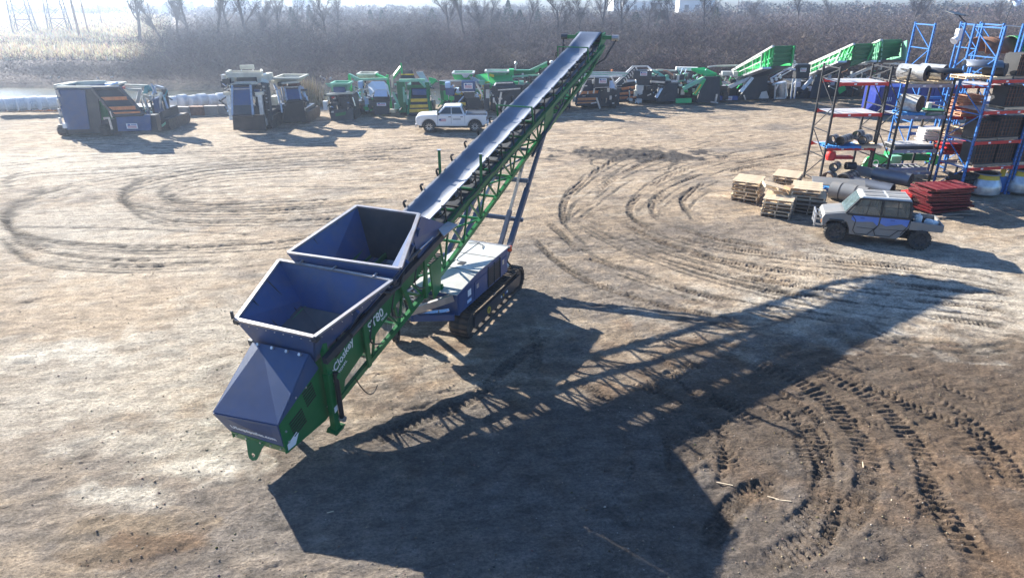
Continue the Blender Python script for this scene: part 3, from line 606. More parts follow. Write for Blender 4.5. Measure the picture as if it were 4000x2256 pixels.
for i in range(9):
    p=A.lerp(B_,(i+.5)/9)-dv*.012-nv_*.10; MB().cyl(p,p-dv*.025,.016,8).build('bolt','silver',S)
for sd in (-1,1):
    for i in range(8):
        p=(A if sd<0 else B_).lerp(C_ if sd<0 else D_,(i+.5)/8)-nv_*.09+wv*sd*.005; MB().cyl(p,p+wv*sd*.03,.016,8).build('bolt','silver',S)
    pts=[F(-8.6+11*i/24,sd*.80,-.62+.05*math.sin(i*1.7)) for i in range(25)]; MB().tube(pts,.016).build('hydraulic_hose','rubber',S)
    pts=[F(-3+16.5*i/30,sd*.78,-.86+.03*math.sin(i*2.1)) for i in range(31)]; MB().tube(pts,.014).build('cable','black',S)
# rim edges in worn bare steel
def rim(p,q,w_=.085): MB().bar(p,q,w_,.05,nv_).build('hopper_rim','lip',S)
rim(A,B_);rim(A,C_);rim(B_,D_);rim(C_,D_,.07);rim(C2,D2,.07);rim(C2,E_,.09);rim(D2,F_,.1);rim(E_,F_,.07)
for p in (A,B_,C_,D_): MB().bar(p-dv*.05-nv_*.06,p+dv*.09-nv_*.06,.12,.1,nv_).build('rim_bracket','dgrey',S)
MB().bar(A+wv*-.08,A+wv*-.1+nv_*.16+dv*.05,.06,.05).build('corner_hook','dgrey',S)
for f_ in (.2,.5,.85): 
    p=C_.lerp(D_,f_); MB().bar(p-dv*.03+nv_*.03,p+dv*.12+nv_*.03,.05,.04,nv_).build('rim_hinge','lip',S)
# rails, rams and hinged wings along the right side
for sd in (-1,1):
    MB().bar(F(-8.9,sd*1.04,-.34),F(-3.0,sd*1.0,-.6),.12,.16,nv_).build('side_rail','dgrey',S)
    r0=F(-5.9,sd*1.35,.18); r1=F(-3.7,sd*.98,-.36)
    MB().cyl(r0,r0.lerp(r1,.55),.05,10).build('ram_cylinder','black',S,smooth=True); MB().cyl(r0.lerp(r1,.55),r1,.03,8).build('ram_rod','chrome',S,smooth=True)
    MB().cyl(F(-8.0,sd*1.14,-.3),F(-6.9,sd*1.14,-.3),.06,10).build('ram_cylinder','dgrey',S,smooth=True)
    pnl('folding_wing',[F(-4.9,sd*1.15,.35),F(-4.1,sd*.98,.55),F(-2.6,sd*.80,-.62),F(-4.6,sd*.98,-.45)],F(-4,0,0),.04)
    pnl('wing_return',[F(-3.3,sd*.95,-.35),F(-2.5,sd*.8,-.6),F(-2.5,sd*1.12,-.66),F(-3.4,sd*1.15,-.5)],F(-3,0,-3),.03,'lip' if sd>0 else 'grey')
    for ss_ in (-8.2,-6.2,-4.6): MB().bar(F(ss_,sd*.98,-.1),F(ss_,sd*.86,-.7),.1,.08,wv).build('rail_bracket','dgrey',S)
    MB().tube([F(-6.6,sd*1.02,-.1),F(-6.3,sd*1.15,-.35),F(-5.8,sd*1.12,-.5),F(-5.4,sd*1.05,-.3),F(-5.35,sd*1.04,-.15)],.035).build('hydraulic_hose','rubber',S)
    MB().tube([F(-5.35,sd*1.04,-.1),F(-5.1,sd*1.12,.0),F(-5.0,sd*1.12,-.2)],.025).build('pipe','chrome',S)
# chassis, engine box, crawler tracks
def oct_track(b0,b1,nm):
    a0_,a1_=-3.05,1.45; h=.78; r=h/2; k=MB(); prof=[]
    for i in range(9): an=-math.pi/2-math.pi*i/8; prof.append((a0_+r+r*math.cos(an),r+r*math.sin(an)))
    for i in range(9): an=math.pi/2-math.pi*i/8; prof.append((a1_-r+r*math.cos(an),r+r*math.sin(an)))
    n_=len(prof); sh=.05
    vs=[Hh(a,b0,z) for a,z in prof]+[Hh(a,b1,z) for a,z in prof]
    inn=[(a0_+r+(a-a0_-r)*.86 if a<a0_+r else (a1_-r+(a-a1_+r)*.86 if a>a1_-r else a),r+(z-r)*.86) for a,z in prof]
    vs+=[Hh(a,b0,z) for a,z in inn]+[Hh(a,b1,z) for a,z in inn]
    fs=[]
    for i in range(n_):
        j=(i+1)%n_; fs+=[(i,j,n_+j,n_+i),(i,2*n_+i,2*n_+j,j),(n_+i,n_+j,3*n_+j,3*n_+i),(2*n_+i,3*n_+i,3*n_+j,2*n_+j)]
    k.add(vs,fs); tr=k.build(nm,'iron',S)
    # shoes with grousers, walking the loop
    per=[]; 
    P=[Vector((a,z)) for a,z in prof]; P.append(P[0]); L=sum((q-p).length for p,q in zip(P,P[1:])); step=L/62
    acc=0; idx=0; pos=0
    sm=MB().box(-.085,.085,-(b1-b0)/2-.012,(b1-b0)/2+.012,0,.02).box(-.07,-.045,-(b1-b0)/2-.012,(b1-b0)/2+.012,.02,.055).mesh('track_shoe','iron')
    for q_ in range(62):
        d=q_*step; c=0
        for p,q in zip(P,P[1:]):
            l=(q-p).length
            if c+l>=d-1e-6: break
            c+=l
        t=(d-c)/l; x=p.lerp(q,t); tg=(q-p).normalized(); nr_=Vector((-tg.y,tg.x)); 
        if (x-Vector(((a0_+a1_)/2,r))).dot(nr_)<0: nr_=-nr_
        X3=hv*tg.x+Vector((0,0,tg.y)); N3=hv*nr_.x+Vector((0,0,nr_.y)); Y3=N3.cross(X3)
        M=Matrix((X3,Y3,N3)).transposed().to_4x4(); M.translation=Hh(x.x,(b0+b1)/2,x.y)
        o=bpy.data.objects.new('track_shoe',sm); COL.objects.link(o); o.parent=tr; o.matrix_local=M
    out=b1 if b1>0 else b0; sg=1 if b1>0 else -1
    k=MB(); P4=[Hh(-2.55,out-sg*.10,.2),Hh(1.0,out-sg*.10,.2),Hh(1.05,out-sg*.10,.56),Hh(-2.5,out-sg*.10,.56)]
    k.slab(P4,.11,wv*sg).build('track_frame','teal' if False else 'dgrey',tr)
    for e_ in (a0_+r,a1_-r): MB().cyl(Hh(e_,b0+.06,r),Hh(e_,b1-.06,r),.29,18).build('sprocket','iron',tr,smooth=True)
    for i in range(7): MB().cyl(Hh(-2.2+i*.47,out-sg*.2,.13),Hh(-2.2+i*.47,out-sg*.06,.13),.08,10).build('bottom_roller','iron',tr)
    return tr
oct_track(1.14,1.72,'crawler_track'); oct_track(-1.72,-1.14,'crawler_track')
MB().cyl(Hh(-1.55,1.74,.38),Hh(-1.55,1.76,.38),.11,18,hole=.6).build('yellow_ring_mark','yellow',S)
for a_i,c_ in ((-.55,'wprint'),(-.38,'yellow'),(-.2,'bprint'),(-.08,'wprint')): MB().cyl(Hh(a_i,1.73,.4),Hh(a_i,1.745,.4),.045,10).build('round_sticker',c_,S)
k=MB()
for b in (-.95,.95): k.bar(Hh(-2.6,b,.62),Hh(1.2,b,.62),.14,.2)
for a in (-2.4,-.8,.9): k.bar(Hh(a,-1.2,.6),Hh(a,1.2,.6),.16,.16)
k.build('chassis_frame','dgrey',S)
eb=MB().hexa([Hh(-3.3,.15,.95),Hh(-3.3,1.58,.95),Hh(.3,1.58,.95),Hh(.3,.15,.95),Hh(-3.35,.15,1.62),Hh(-3.35,1.58,1.62),Hh(.3,1.58,1.72),Hh(.3,.15,1.72)]).build('engine_housing','grey',S)
rfh=MB(); 
rfh.slab([Hh(-3.42,.10,1.63),Hh(-3.42,1.62,1.63),Hh(-2.0,1.62,1.80),Hh(-2.0,.10,1.80)],.025,(0,0,1))
rfh.slab([Hh(-2.0,.10,1.80),Hh(-2.0,1.62,1.80),Hh(.34,1.62,1.80),Hh(.34,.10,1.80)],.025,(0,0,1)); rfh.build('housing_roof','roof',S)
MB().slab([Hh(-3.35,1.585,1.6),Hh(.3,1.585,1.6),Hh(.3,1.585,1.79),Hh(-2,1.585,1.79)],.01,wv).build('housing_gable','grey',S)
for (a_,b_1,c_,d_1) in ((-2.0,.1,-2.0,1.62),(-.75,.1,-.75,1.62),(-2.0,.55,.33,.55)): MB().bar(Hh(a_,b_1,1.828),Hh(c_,d_1,1.828),.018,.012).build('roof_seam','dgrey',S)
MB().bar(Hh(.38,.0,1.80),Hh(.38,1.66,1.80),.1,.06).build('roof_rail','lip',S)
for a,b_2 in ((-3.3,-2.3),(-2.25,-1.3),(-.3,.28)):
    MB().slab([Hh(a+.03,1.583,1.0),Hh(b_2-.03,1.583,1.0),Hh(b_2-.03,1.583,1.55),Hh(a+.03,1.583,1.55)],.018,wv).build('access_panel','grey',S)
k=MB(); k.slab([Hh(-1.25,1.583,1.0),Hh(-.35,1.583,1.0),Hh(-.35,1.583,1.7),Hh(-1.25,1.583,1.7)],.008,wv); k.build('radiator_opening','black',S)
k=MB()
for i in range(12): z=1.05+i*.055; k.bar(Hh(-1.25,1.6,z),Hh(-.35,1.6,z),.012,.02)
for i in range(3): k.bar(Hh(-1.25+i*.45,1.605,1.0),Hh(-1.25+i*.45,1.605,1.7),.03,.03)
k.build('radiator_grille','dgrey',S)
for a,w_,z,h_,c_ in ((-2.7,.22,1.28,.2,'wprint'),(-2.75,.28,1.08,.1,'dish'),(-2.1,.16,1.3,.14,'silver'),(-.15,.14,1.35,.16,'silver')):
    MB().slab([Hh(a,1.603,z),Hh(a+w_,1.603,z),Hh(a+w_,1.603,z+h_),Hh(a,1.603,z+h_)],.003,wv).build('sticker',c_,S)
MB().slab([Hh(-1.7,.75,1.84),Hh(-1.45,.75,1.84),Hh(-1.45,.95,1.84),Hh(-1.7,.95,1.84)],.02).build('roof_catch','rubber',S)
MB().cyl(Hh(-1.4,.6,1.83),Hh(-1.4,.6,1.87),.03,8).build('roof_bolt','silver',S)
MB().tube([Hh(.1,.25,1.85),Hh(.2,.5,1.86),Hh(.1,.8,1.85),Hh(-.2,.9,1.85)],.012).build('cable','dgrey',S)
MB().cyl(Hh(.42,1.62,1.62),Hh(.42,1.62,1.66),.06,12).build('beacon_base','black',S); MB().cyl(Hh(.42,1.62,1.66),Hh(.42,1.62,1.82),.085,14,.06).build('beacon_lens','lamp',S,smooth=True)
# front platform frame reaching towards the tail
k=MB(); k.bar(Hh(-3.42,1.5,1.55),Hh(-4.1,.45,1.2),.12,.2); k.build('platform_beam','lip',S)
MB().bar(Hh(-3.42,-.9,1.55),Hh(-4.1,.35,1.2),.12,.2).build('platform_beam','dgrey',S)
MB().bar(Hh(-3.9,.35,.92),Hh(-3.35,1.48,.92),.2,.2).build('platform_beam','grey',S,bevel=.01)
MB().bar(Hh(-4.08,.4,1.2),Hh(-3.9,.38,.92),.14,.2).build('platform_beam','grey',S)
MB().bar(Hh(-3.1,1.45,.9),Hh(-3.1,1.45,1.55),.3,.16).build('platform_post','grey',S)
MB().bar(Hh(-3.1,-1.45,.9),Hh(-3.1,-1.45,1.55),.3,.16).build('platform_post','grey',S)
for i in range(5): MB().bar(Hh(-3.95+i*.13,.3-.1*i,1.25+i*.05),Hh(-3.75+i*.1,.55+.2*i,1.25+i*.05),.05,.05).build('grating_bar','lip',S)
MB().bar(Hh(-3.5,0.3,1.5),Hh(-3.7,1.1,1.42),.06,.06).build('grating_bar','lip',S); MB().bar(Hh(-3.9,.5,1.28),Hh(-3.4,.2,1.5),.05,.05).build('grating_bar','lip',S)
k=MB()
for j in range(4): k.tube([Hh(-3.85,.45+.02*j,1.02+.02*j),Hh(-3.6,.9,1.0+.03*j),Hh(-3.25,1.35,1.04+.02*j)],.016)
k.build('pipe','chrome',S)
MB().cyl(Hh(-3.35,1.2,.72),Hh(-3.35,1.2,1.05),.02,8).build('lever','lip',S)
MB().cyl(Hh(-3.5,1.05,.8),Hh(-3.5,1.05,1.1),.02,8).build('lever','lip',S)
# boom pivot (green) and rear wheel seen under the truss
for sd in (-1,1):
    MB().slab([F(-3.9,sd*.8,-1.2),F(-3.2,sd*.8,-1.3),F(-3.6,sd*.8,-2.25),F(-4.0,sd*.8,-2.3)],.05,wv).build('pivot_plate',GN,S)
    MB().bar(F(-3.5,sd*.8,-2.2),Hh(-2.6,sd*.8,.7),.14,.16).build('pivot_strut',GN,S)
MB().lathe([(.10,-.08),(.24,-.09),(.28,-.05),(.28,.05),(.24,.09),(.10,.08)],(0,0,0),20,'x').build('transport_wheel','tyre',S).location=Hh(-3.9,-.2,.3)
MB().bar(Hh(-3.9,-.2,.3),Hh(-3.6,-.2,1.0),.08,.08).build('wheel_arm','dgrey',S)
# elevating legs at the rear, two telescoping rams each side
for sd in (-1,1):
    base=Hh(1.05,sd*1.12,.85); top=F(5.75,sd*.78,-1.35); v=top-base
    MB().bar(base,base+v*.55,.17,.17,hv).build('leg_sleeve','leg',S,bevel=.008); MB().bar(base+v*.5,top,.125,.125,hv).build('leg_inner_tube','leg',S)
    ins=-wv*sd*.36; b2=Hh(1.2,sd*.78,.95); t2=F(3.4,sd*.5,-2.35)+wv*0
    MB().bar(b2,b2.lerp(t2,.62),.14,.14,hv).build('leg_sleeve','leg',S); MB().bar(b2.lerp(t2,.55),t2+(t2-b2)*.35,.09,.09,hv).build('leg_inner_tube','silver',S)
    MB().cyl(base-wv*.12,base+wv*.12,.1,12).build('pivot_boss','grey',S)
MB().bar(F(2.4,-1.0,-3.35),F(2.4,1.0,-3.35),.13,.13).build('leg_cross_tube','leg',S)
MB().bar(F(3.55,-.8,-2.35),F(3.55,.85,-2.35),.14,.14).build('leg_cross_tube','leg',S)
MB().bar(F(4.9,-.8,-1.75),F(4.9,.8,-1.75),.1,.1).build('leg_cross_tube','leg',S)
MB().bar(F(3.55,-.75,-2.3),F(4.9,.75,-1.75),.06,.06).build('leg_brace','leg',S)
MB().bar(F(4.9,-.78,-1.7),F(7.3,-.7,-1.3),.08,.08).build('leg_brace','dgrey',S)
MB().cyl(F(4.1,.86,-1.6),F(7.9,.80,-1.05),.045,10).build('lift_ram','dgrey',S,smooth=True)
MB().tube([Hh(.4,1.5,1.3),Hh(.7,1.55,1.0),Hh(.95,1.4,.78),Hh(1.3,1.5,.7)],.03).build('hydraulic_hose','rubber',S)
MB().lathe([(0,-.1),(.14,-.08),(.17,0),(.12,.1),(0,.12)],(0,0,0),12).build('fluid_tank','wprint',S,smooth=True).location=Hh(.75,1.3,1.0)
# ---------------------------------------------------------------- vehicles
def arch(cx,cz,r,n=9): return [(cx-r*math.cos(math.pi*i/(n-1)),cz+r*math.sin(math.pi*i/(n-1))) for i in range(n)]
def wheel(root,name,x,y,r,w,rimc,sp,side,knob=0):
    k=MB().lathe([(r*.62,-w/2),(r*.93,-w/2),(r,-w*.36),(r,w*.36),(r*.93,w/2),(r*.62,w/2),(r*.62,-w/2)],(0,0,0),28,'y')
    if knob:
        for i in range(24):
            a=2*math.pi*i/24
            for q in (-1,1):
                aa=a+(.13 if q>0 else 0); p=Vector((r*math.cos(aa),q*w*.26,r*math.sin(aa))); k.bar(p+Vector((0,-w*.2,0)),p+Vector((0,w*.2,0)),r*.1,r*.1,(math.cos(aa),0,math.sin(aa)))
    t=k.build(name,'tyre',root,smooth=True); t.location=(x,y,r)
    k=MB().lathe([(0,side*w*.36),(r*.16,side*w*.36),(r*.2,side*w*.3),(r*.5,side*w*.25),(r*.63,side*w*.42),(r*.65,side*w*.3),(r*.65,-side*w*.3)],(0,0,0),28,'y')
    rm_=k.build('rim','black' if rimc=='silver' else rimc,t,smooth=True)
    k=MB()
    for i in range(sp):
        a=2*math.pi*(i+.5)/sp; k.bar((r*.2*math.cos(a),side*w*.37,r*.2*math.sin(a)),(r*.6*math.cos(a),side*w*.44,r*.6*math.sin(a)),r*.13,.03,(0,1,0))
    k.build('spokes',rimc,t)
    return t
def decal(root,name,m,x0,x1,z0,z1,y,side=-1):
    return MB().slab([(x0,y,z0),(x1,y,z0),(x1,y,z1),(x0,y,z1)],.004,(0,side,0)).build(name,m,root)
# pickup: nose to the left (-x), near side is -y
pk=thing('pickup_truck','white crew cab pickup truck with dark windows, parked before the row of machines','pickup truck',G(1768,508),R(1.5))
W2=.93
def ly(z): return W2-.0*z
k=MB(); body=[(-2.5,.5),(-2.62,.66),(-2.66,1.0),(-2.58,1.16),(-2.3,1.24),(-1.35,1.29),(-1.1,1.30),(2.5,1.28),(2.64,1.22),(2.62,.66),(2.5,.56),*[(x,z) for x,z in arch(1.72,.44,.52)][::-1],*[(x,z) for x,z in arch(-1.68,.44,.52)][::-1]]
k.prism(body,'y',-W2,W2); pb_=k.build('body','white',pk,bevel=.09)
k=MB(); k.box(-2.45,2.45,-W2+.12,W2-.12,.34,.7); k.build('underbody','black',pk)
k=MB().hexa([(-1.15,-.87,1.26),(1.0,-.87,1.26),(1.0,.87,1.26),(-1.15,.87,1.26),(-.52,-.68,1.88),(.72,-.68,1.9),(.72,.68,1.9),(-.52,.68,1.88)]); k.build('cab','white',pk,bevel=.09)
for sd in (-1,1):
    def sw(x,z): t=(z-1.26)/.63; return (x,sd*(.885-.19*t),z)
    for (a,b,c,d) in ((-.92,-.03,-.03,-.45),(.03,.84,.66,.03)):
        MB().slab([sw(a,1.33),sw(b,1.33),sw(c,1.78),sw(d,1.78)],.012,(0,sd,.25)).build('side_window','glass',pk)
    for hx in (.0,.88): MB().box(hx-.22,hx-.04,sd*.935-.01,sd*.935+.01,1.10,1.15).build('door_handle','black',pk)
    for dx in (-1.02,-.02,.98): MB().box(dx-.007,dx+.007,sd*.925-.012,sd*.925+.012,.62,1.26).build('door_gap','black',pk)
    MB().box(-1.0,-.86,min(sd*.95,sd*1.12),max(sd*.95,sd*1.12),1.28,1.45).build('mirror','black',pk,bevel=.02)
    MB().box(-1.1,1.1,min(sd*.9,sd*.98),max(sd*.9,sd*.98),.38,.44).build('side_step','black',pk)
    MB().slab([(-2.66,sd*.55,1.0),(-2.52,sd*.92,.96),(-2.3,sd*.945,1.06),(-2.57,sd*.6,1.13)],.02).build('headlight','silver',pk)
    MB().box(2.58,2.64,min(sd*.72,sd*.94),max(sd*.72,sd*.94),.85,1.14).build('tail_light','dred',pk)
    for xx,nm in ((-1.68,'front_wheel'),(1.72,'rear_wheel')):
        wheel(pk,nm,xx,sd*.82,.42,.28,'silver',10,sd)
        ar=arch(xx,.42,.51,11); k=MB()
        for (a,b),(c,d) in zip(ar,ar[1:]): k.bar((a,sd*.935,b),(c,sd*.935,d),.04,.03,(0,1,0))
        k.build('wheel_arch_trim','black',pk)
MB().slab([(-1.10,-.76,1.33),(-1.10,.76,1.33),(-.58,.6,1.83),(-.58,-.6,1.83)],.03,(-1,0,.9)).build('windscreen','glass',pk)
MB().slab([(.99,-.72,1.33),(.99,.72,1.33),(.80,.6,1.78),(.80,-.6,1.78)],.04,(1,0,.2)).build('rear_window','glass',pk)
MB().box(-2.66,-2.60,-.62,.62,.62,1.0).build('grille','black',pk); MB().box(-2.72,-2.55,-.88,.88,.42,.6).build('front_bumper','silver',pk,bevel=.02)
MB().box(2.58,2.74,-.9,.9,.48,.64).build('rear_bumper','silver',pk,bevel=.02)
MB().box(1.1,2.52,-.74,.74,1.285,1.315).build('bed_opening','black',pk); 
for sd in (-1,1): MB().box(1.08,2.6,sd*.84-.06,sd*.84+.06,1.26,1.34).build('bed_rail','black',pk)
d=decal(pk,'door_logo','flag',-.88,-.40,.80,.97,-.936); decal(pk,'logo_panel','bprint',-.92,-.76,.86,.98,-.941); decal(pk,'logo_panel','bprint',-.86,-.42,.985,1.0,-.94)
text('877-787-8287' if False else '570-784 7899' if False else 'USES',.08,'door_lettering','bprint',pk,basis((.18,-.945,.96),(1,0,0),(0,0,1)))
for i in range(9): decal(pk,'phone_lettering','black',.12+.065*i,.165+.065*i,.93,.985,-.945)
bpy.data.objects.remove([o for o in pk.children if o.name.startswith('door_lettering')][0])
# utility vehicle: nose left
pA=G(3250,938);pB=G(3595,972); ux_=math.atan2(pB.y-pA.y,pB.x-pA.x); mid=(pA+pB)/2+Vector((math.sin(-ux_)*-.0,0.0,0))
uv=thing('utility_vehicle','muddy blue and grey four door utility vehicle with knobbly tyres, parked beside the pallet stacks','utility vehicle',mid+Vector((.2,.62,0)),ux_)
HB=1.64
W2=.74
k=MB(); prof=[(-2.15,.62),(-2.2,.85),(-2.1,1.02),(-1.35,1.16),(-1.12,1.2),(1.0,1.2),(1.05,.95),(1.05,.42),(.95,.33),(-1.05,.36),(-1.12,.5),(-1.15,.78),(-1.22,.9),*[(x,z) for x,z in arch(-1.64,.42,.46,7)][::-1]]
prof=[(-2.15,.62),(-2.2,.95),(-2.12,1.13),(-1.45,1.25),(-1.3,1.26),(-1.12,1.2),(1.0,1.2),(1.08,.9),(.78,.42),(.7,.33),(-1.08,.36),(-1.12,.6),(-1.25,.86),(-1.64,.92),(-1.95,.84),(-2.08,.62)]
k.prism(prof,'y',-W2,W2); k.build('body','ugrey',uv,bevel=.035)
MB().prism([(-2.2,.98),(-2.12,1.15),(-1.45,1.275),(-1.3,1.285),(-1.3,1.24),(-1.6,1.1)],'y',-.66,.66).build('hood','ugrey',uv,bevel=.015)
MB().box(-1.95,1.9,-.4,.4,.3,.5).build('chassis','black',uv)
for sd in (-1,1):
    y=sd*(W2+.003)
    def P3(x,z,o=0): return (x,sd*(W2+.004+o),z)
    MB().slab([P3(-1.1,1.0),P3(-.95,.92),P3(-.3,.98),P3(-.1,.82),P3(-.1,1.19),P3(-1.1,1.19)],.012,(0,sd,0)).build('blue_door_panel','ublue',uv)
    MB().slab([P3(-.05,.95),P3(.2,.84),P3(.75,.98),P3(.98,.86),P3(1.0,1.19),P3(-.05,1.19)],.012,(0,sd,0)).build('blue_door_panel','ublue',uv)
    def line(pts,nm='door_gap',w_=.028):
        k=MB()
        for a,b in zip(pts,pts[1:]): k.bar(P3(*a,.012),P3(*b,.012),w_,.012,(0,1,0))
        k.build(nm,'black',uv)
    line([(-1.12,1.2),(-.93,.98),(-.97,.55),(-.85,.42),(-.42,.42),(-.2,.68),(-.06,.88),(-.04,1.2)])
    line([(-.06,.88),(-.2,.62),(-.12,.42),(.42,.42),(.68,.7),(.98,.75)]); line([(-.85,.70),(-.2,.68)],w_=.012)
    line([(.0,.7),(.7,.72)],w_=.012); line([(1.02,1.2),(.98,.9),(.78,.55)])
    for hx in (-.78,.32): MB().box(hx,hx+.16,y-.02 if sd>0 else y-.02,y+.02,1.08,1.12).build('door_handle','bprint',uv,bevel=.01)
    # cab frame, glass
    def Q(x,z,o=0): t=(z-1.2)/.72; return (x,sd*(.725-.09*t+o),z)
    fr_=[(Q(-1.34,1.24),Q(-.88,1.9)),(Q(-.06,1.2),Q(-.04,1.9)),(Q(1.0,1.2),Q(.95,1.88)),(Q(-.88,1.88),Q(.95,1.88)),(Q(-1.28,1.21),Q(1.0,1.21))]
    for a,b in fr_: MB().bar(a,b,.06,.07,(0,1,0)).build('cab_pillar','black',uv)
    for P in ([Q(-1.22,1.22,-.02),Q(-.1,1.22,-.02),Q(-.1,1.86,-.02),Q(-.8,1.86,-.02)],[Q(-.02,1.22,-.02),Q(.96,1.22,-.02),Q(.92,1.86,-.02),Q(.0,1.86,-.02)]):
        MB().slab(P,.01,(0,sd,0)).build('side_window',None,uv).data.materials.append(None) if False else None
        o=MB().slab(P,.008,(0,sd,0)).build('side_window','uglass',uv)
    MB().bar(Q(-.6,1.22),Q(-.5,1.86),.02,.02,(0,1,0)).build('window_bar','black',uv); MB().bar(Q(.55,1.22),Q(.5,1.86),.02,.02,(0,1,0)).build('window_bar','black',uv)
    for xx,nm in ((-1.62,'front_wheel'),(1.52,'rear_wheel')): wheel(uv,nm,xx,sd*.70,.40,.27,'dgrey',7,sd,1)
    MB().bar((-1.9,sd*.62,.92),(-1.35,sd*.70,.92),.3,.04).build('mud_guard','black',uv)
# rear bed and interior
MB().box(1.05,2.22,-.74,.74,.80,.86).build('bed_floor','ugrey',uv)
for sd in (-1,1): MB().slab([(1.05,sd*.76,.78),(2.24,sd*.76,.78),(2.24,sd*.76,1.06),(1.05,sd*.76,1.14)],.05,(0,-sd,0)).build('bed_side','ugrey',uv,bevel=.01)
MB().box(2.2,2.25,-.74,.74,.8,1.06).build('tailgate','ugrey',uv); MB().prism([(1.0,.86),(1.15,.5),(1.2,.8),(1.9,.8),(1.95,.86)],'y',-.55,.55).build('bed_support','black',uv)
rf=MB().hexa([(-.93,-.68,1.87),(.98,-.68,1.87),(.98,.68,1.87),(-.93,.68,1.87),(-.84,-.6,1.97),(.92,-.6,1.99),(.92,.6,1.99),(-.84,.6,1.97)]).build('roof','roof',uv,bevel=.04)
for (a,b) in ((-.74,.02),(.12,.85)):
    for y0 in (-.5,.08): MB().box(a,b,y0,y0+.42,1.982,2.0).build('roof_panel','ugrey',uv,bevel=.008)
MB().slab([(-1.38,-.66,1.26),(-1.38,.66,1.26),(-.92,.58,1.88),(-.92,-.58,1.88)],.01,(-1,0,.9)).build('windscreen','uglass',uv)
MB().slab([(1.0,-.62,1.24),(1.0,.62,1.24),(.95,.56,1.84),(.95,-.56,1.84)],.01,(1,0,0)).build('rear_window','uglass',uv)
for sx in (-.45,.55):
    for y0 in (-.35,.35):
        MB().box(sx,sx+.5,y0-.25,y0+.25,.9,1.12).build('seat','rubber',uv,bevel=.03); MB().box(sx+.42,sx+.54,y0-.24,y0+.24,1.1,1.62).build('seat_back','dgrey',uv,bevel=.03)
MB().lathe([(.15,-.012),(.17,0),(.15,.012)],(0,0,0),16,'x').build('steering_wheel','black',uv).location=(-.68,-.35,1.38)
k=MB()
for z in (.62,.84,1.06): k.bar((-2.42,-.42,z),(-2.42,.42,z),.05)
for y in (-.42,.42): k.bar((-2.42,y,.5),(-2.4,y,1.08),.06); k.bar((-2.4,y,1.0),(-2.1,y,.98),.04); k.bar((-2.42,y,.6),(-2.1,y,.55),.05)
k.build('bull_bar','silver',uv)
for sd in (-1,1): MB().box(-2.24,-2.14,sd*.5-.13,sd*.5+.13,.78,.92).build('headlight','chrome',uv,bevel=.01)
MB().box(-2.2,-2.13,-.68,-.6,.74,.86).build('turn_signal','orange',uv)
# cargo in the bed
o=MB().lathe([(0,0),(.14,0),(.15,.06),(.15,.3),(.12,.36),(.05,.38),(.05,.44),(0,.44)],(0,0,0),18).build('gas_cylinder','plastic',None,smooth=True)
Rz=Matrix.Rotation(ux_,3,'Z'); o.location=uv.location+Rz@Vector((1.45,-.05,.86)); prop(o,'white gas bottle standing in the bed of the utility vehicle','gas bottle')
o=MB().box(-.2,.2,-.22,.22,0,.26).build('sack','plastic',None,bevel=.09); o.location=uv.location+Rz@Vector((1.9,-.2,.86)); o.rotation_euler=(0,.2,.4); prop(o,'crumpled white sack lying at the tailgate of the utility vehicle','sack')
o=MB().box(-.13,.13,-.1,.1,0,.18).build('tool_box','black',None,bevel=.02); o.location=uv.location+Rz@Vector((1.7,.35,.86)); prop(o,'small black tool case beside the gas bottle in the vehicle bed','tool case')
# ---------------------------------------------------------------- pallets
def plank(x0,x1,y0,y1,z0,z1,m,nm): return MB().box(x0,x1,y0,y1,z0,z1).mesh(nm,m)
PALM={}
for key,m in (('wood','wood'),('old','wood2'),('orange','wood3'),('blue','bluep')):
    PALM[key]=dict(top=plank(-.045,.045,-.5,.5,0,.02,m,'board'),str=plank(-.6,.6,-.02,.02,0,.09,m,'stringer'),bot=plank(-.05,.05,-.5,.5,0,.018,m,'bottom_board'))
def pallet(loc,rz,label,kind='wood',group=None,tilt=(0,0),s=1.0):
    t=thing('pallet',label,'pallet',loc,rz,group); t.rotation_euler=(tilt[0],tilt[1],rz); t.scale=(s,s,s); mm=PALM[kind]
    for i in range(8): inst('board',mm['top'],t,(-.55+i*1.1/7+random.uniform(-.008,.008),random.uniform(-.01,.01),.11))
    for y in (-.46,0,.46): inst('stringer',mm['str'],t,(0,y,.02))
    for x in (-.54,-.2,.2,.54): inst('bottom_board',mm['bot'],t,(x,0,0))
    return t
def ordw(i,n):
    if i==0: return 'bottom'
    if i==n-1: return 'topmost'
    return ['','second','third','fourth','fifth','sixth','seventh','eighth','ninth'][i]+' up'
def pstack(c,n,rz,desc,kinds,group,lean=(0,0),wob=.06,z0=0,steps=None):
    for i in range(n):
        sh=steps.get(i,(0,0,0)) if steps else (0,0,0)
        pallet((c[0]+lean[0]*i+random.uniform(-wob,wob)*.6+sh[0],c[1]+lean[1]*i+random.uniform(-wob,wob)*.6+sh[1],z0+i*.135*1.3),rz+random.uniform(-wob,wob)+sh[2],
            '%s pallet, %s of %s'%({'wood':'fresh pale','old':'old grey','orange':'orange brown','blue':'blue painted'}[kinds[i%len(kinds)]],ordw(i,n),desc),kinds[i%len(kinds)],group,s=1.3 if 'before' in group else 1)
pstack((11.9,32.5),6,R(60),'the tall stack furthest left of the racks',['old','wood','wood','wood','old','wood','wood'],'pallets stacked before the racks',lean=(-.02,.0))
pstack((14.75,34.9),4,R(62),'the low stack at the back, nearest the rack',['old','wood','old','wood'],'pallets stacked before the racks')
pstack((12.45,30.0),5,R(62),'the front stack carrying the cardboard box',['old','wood','old','wood','wood'],'pallets stacked before the racks',wob=.05)
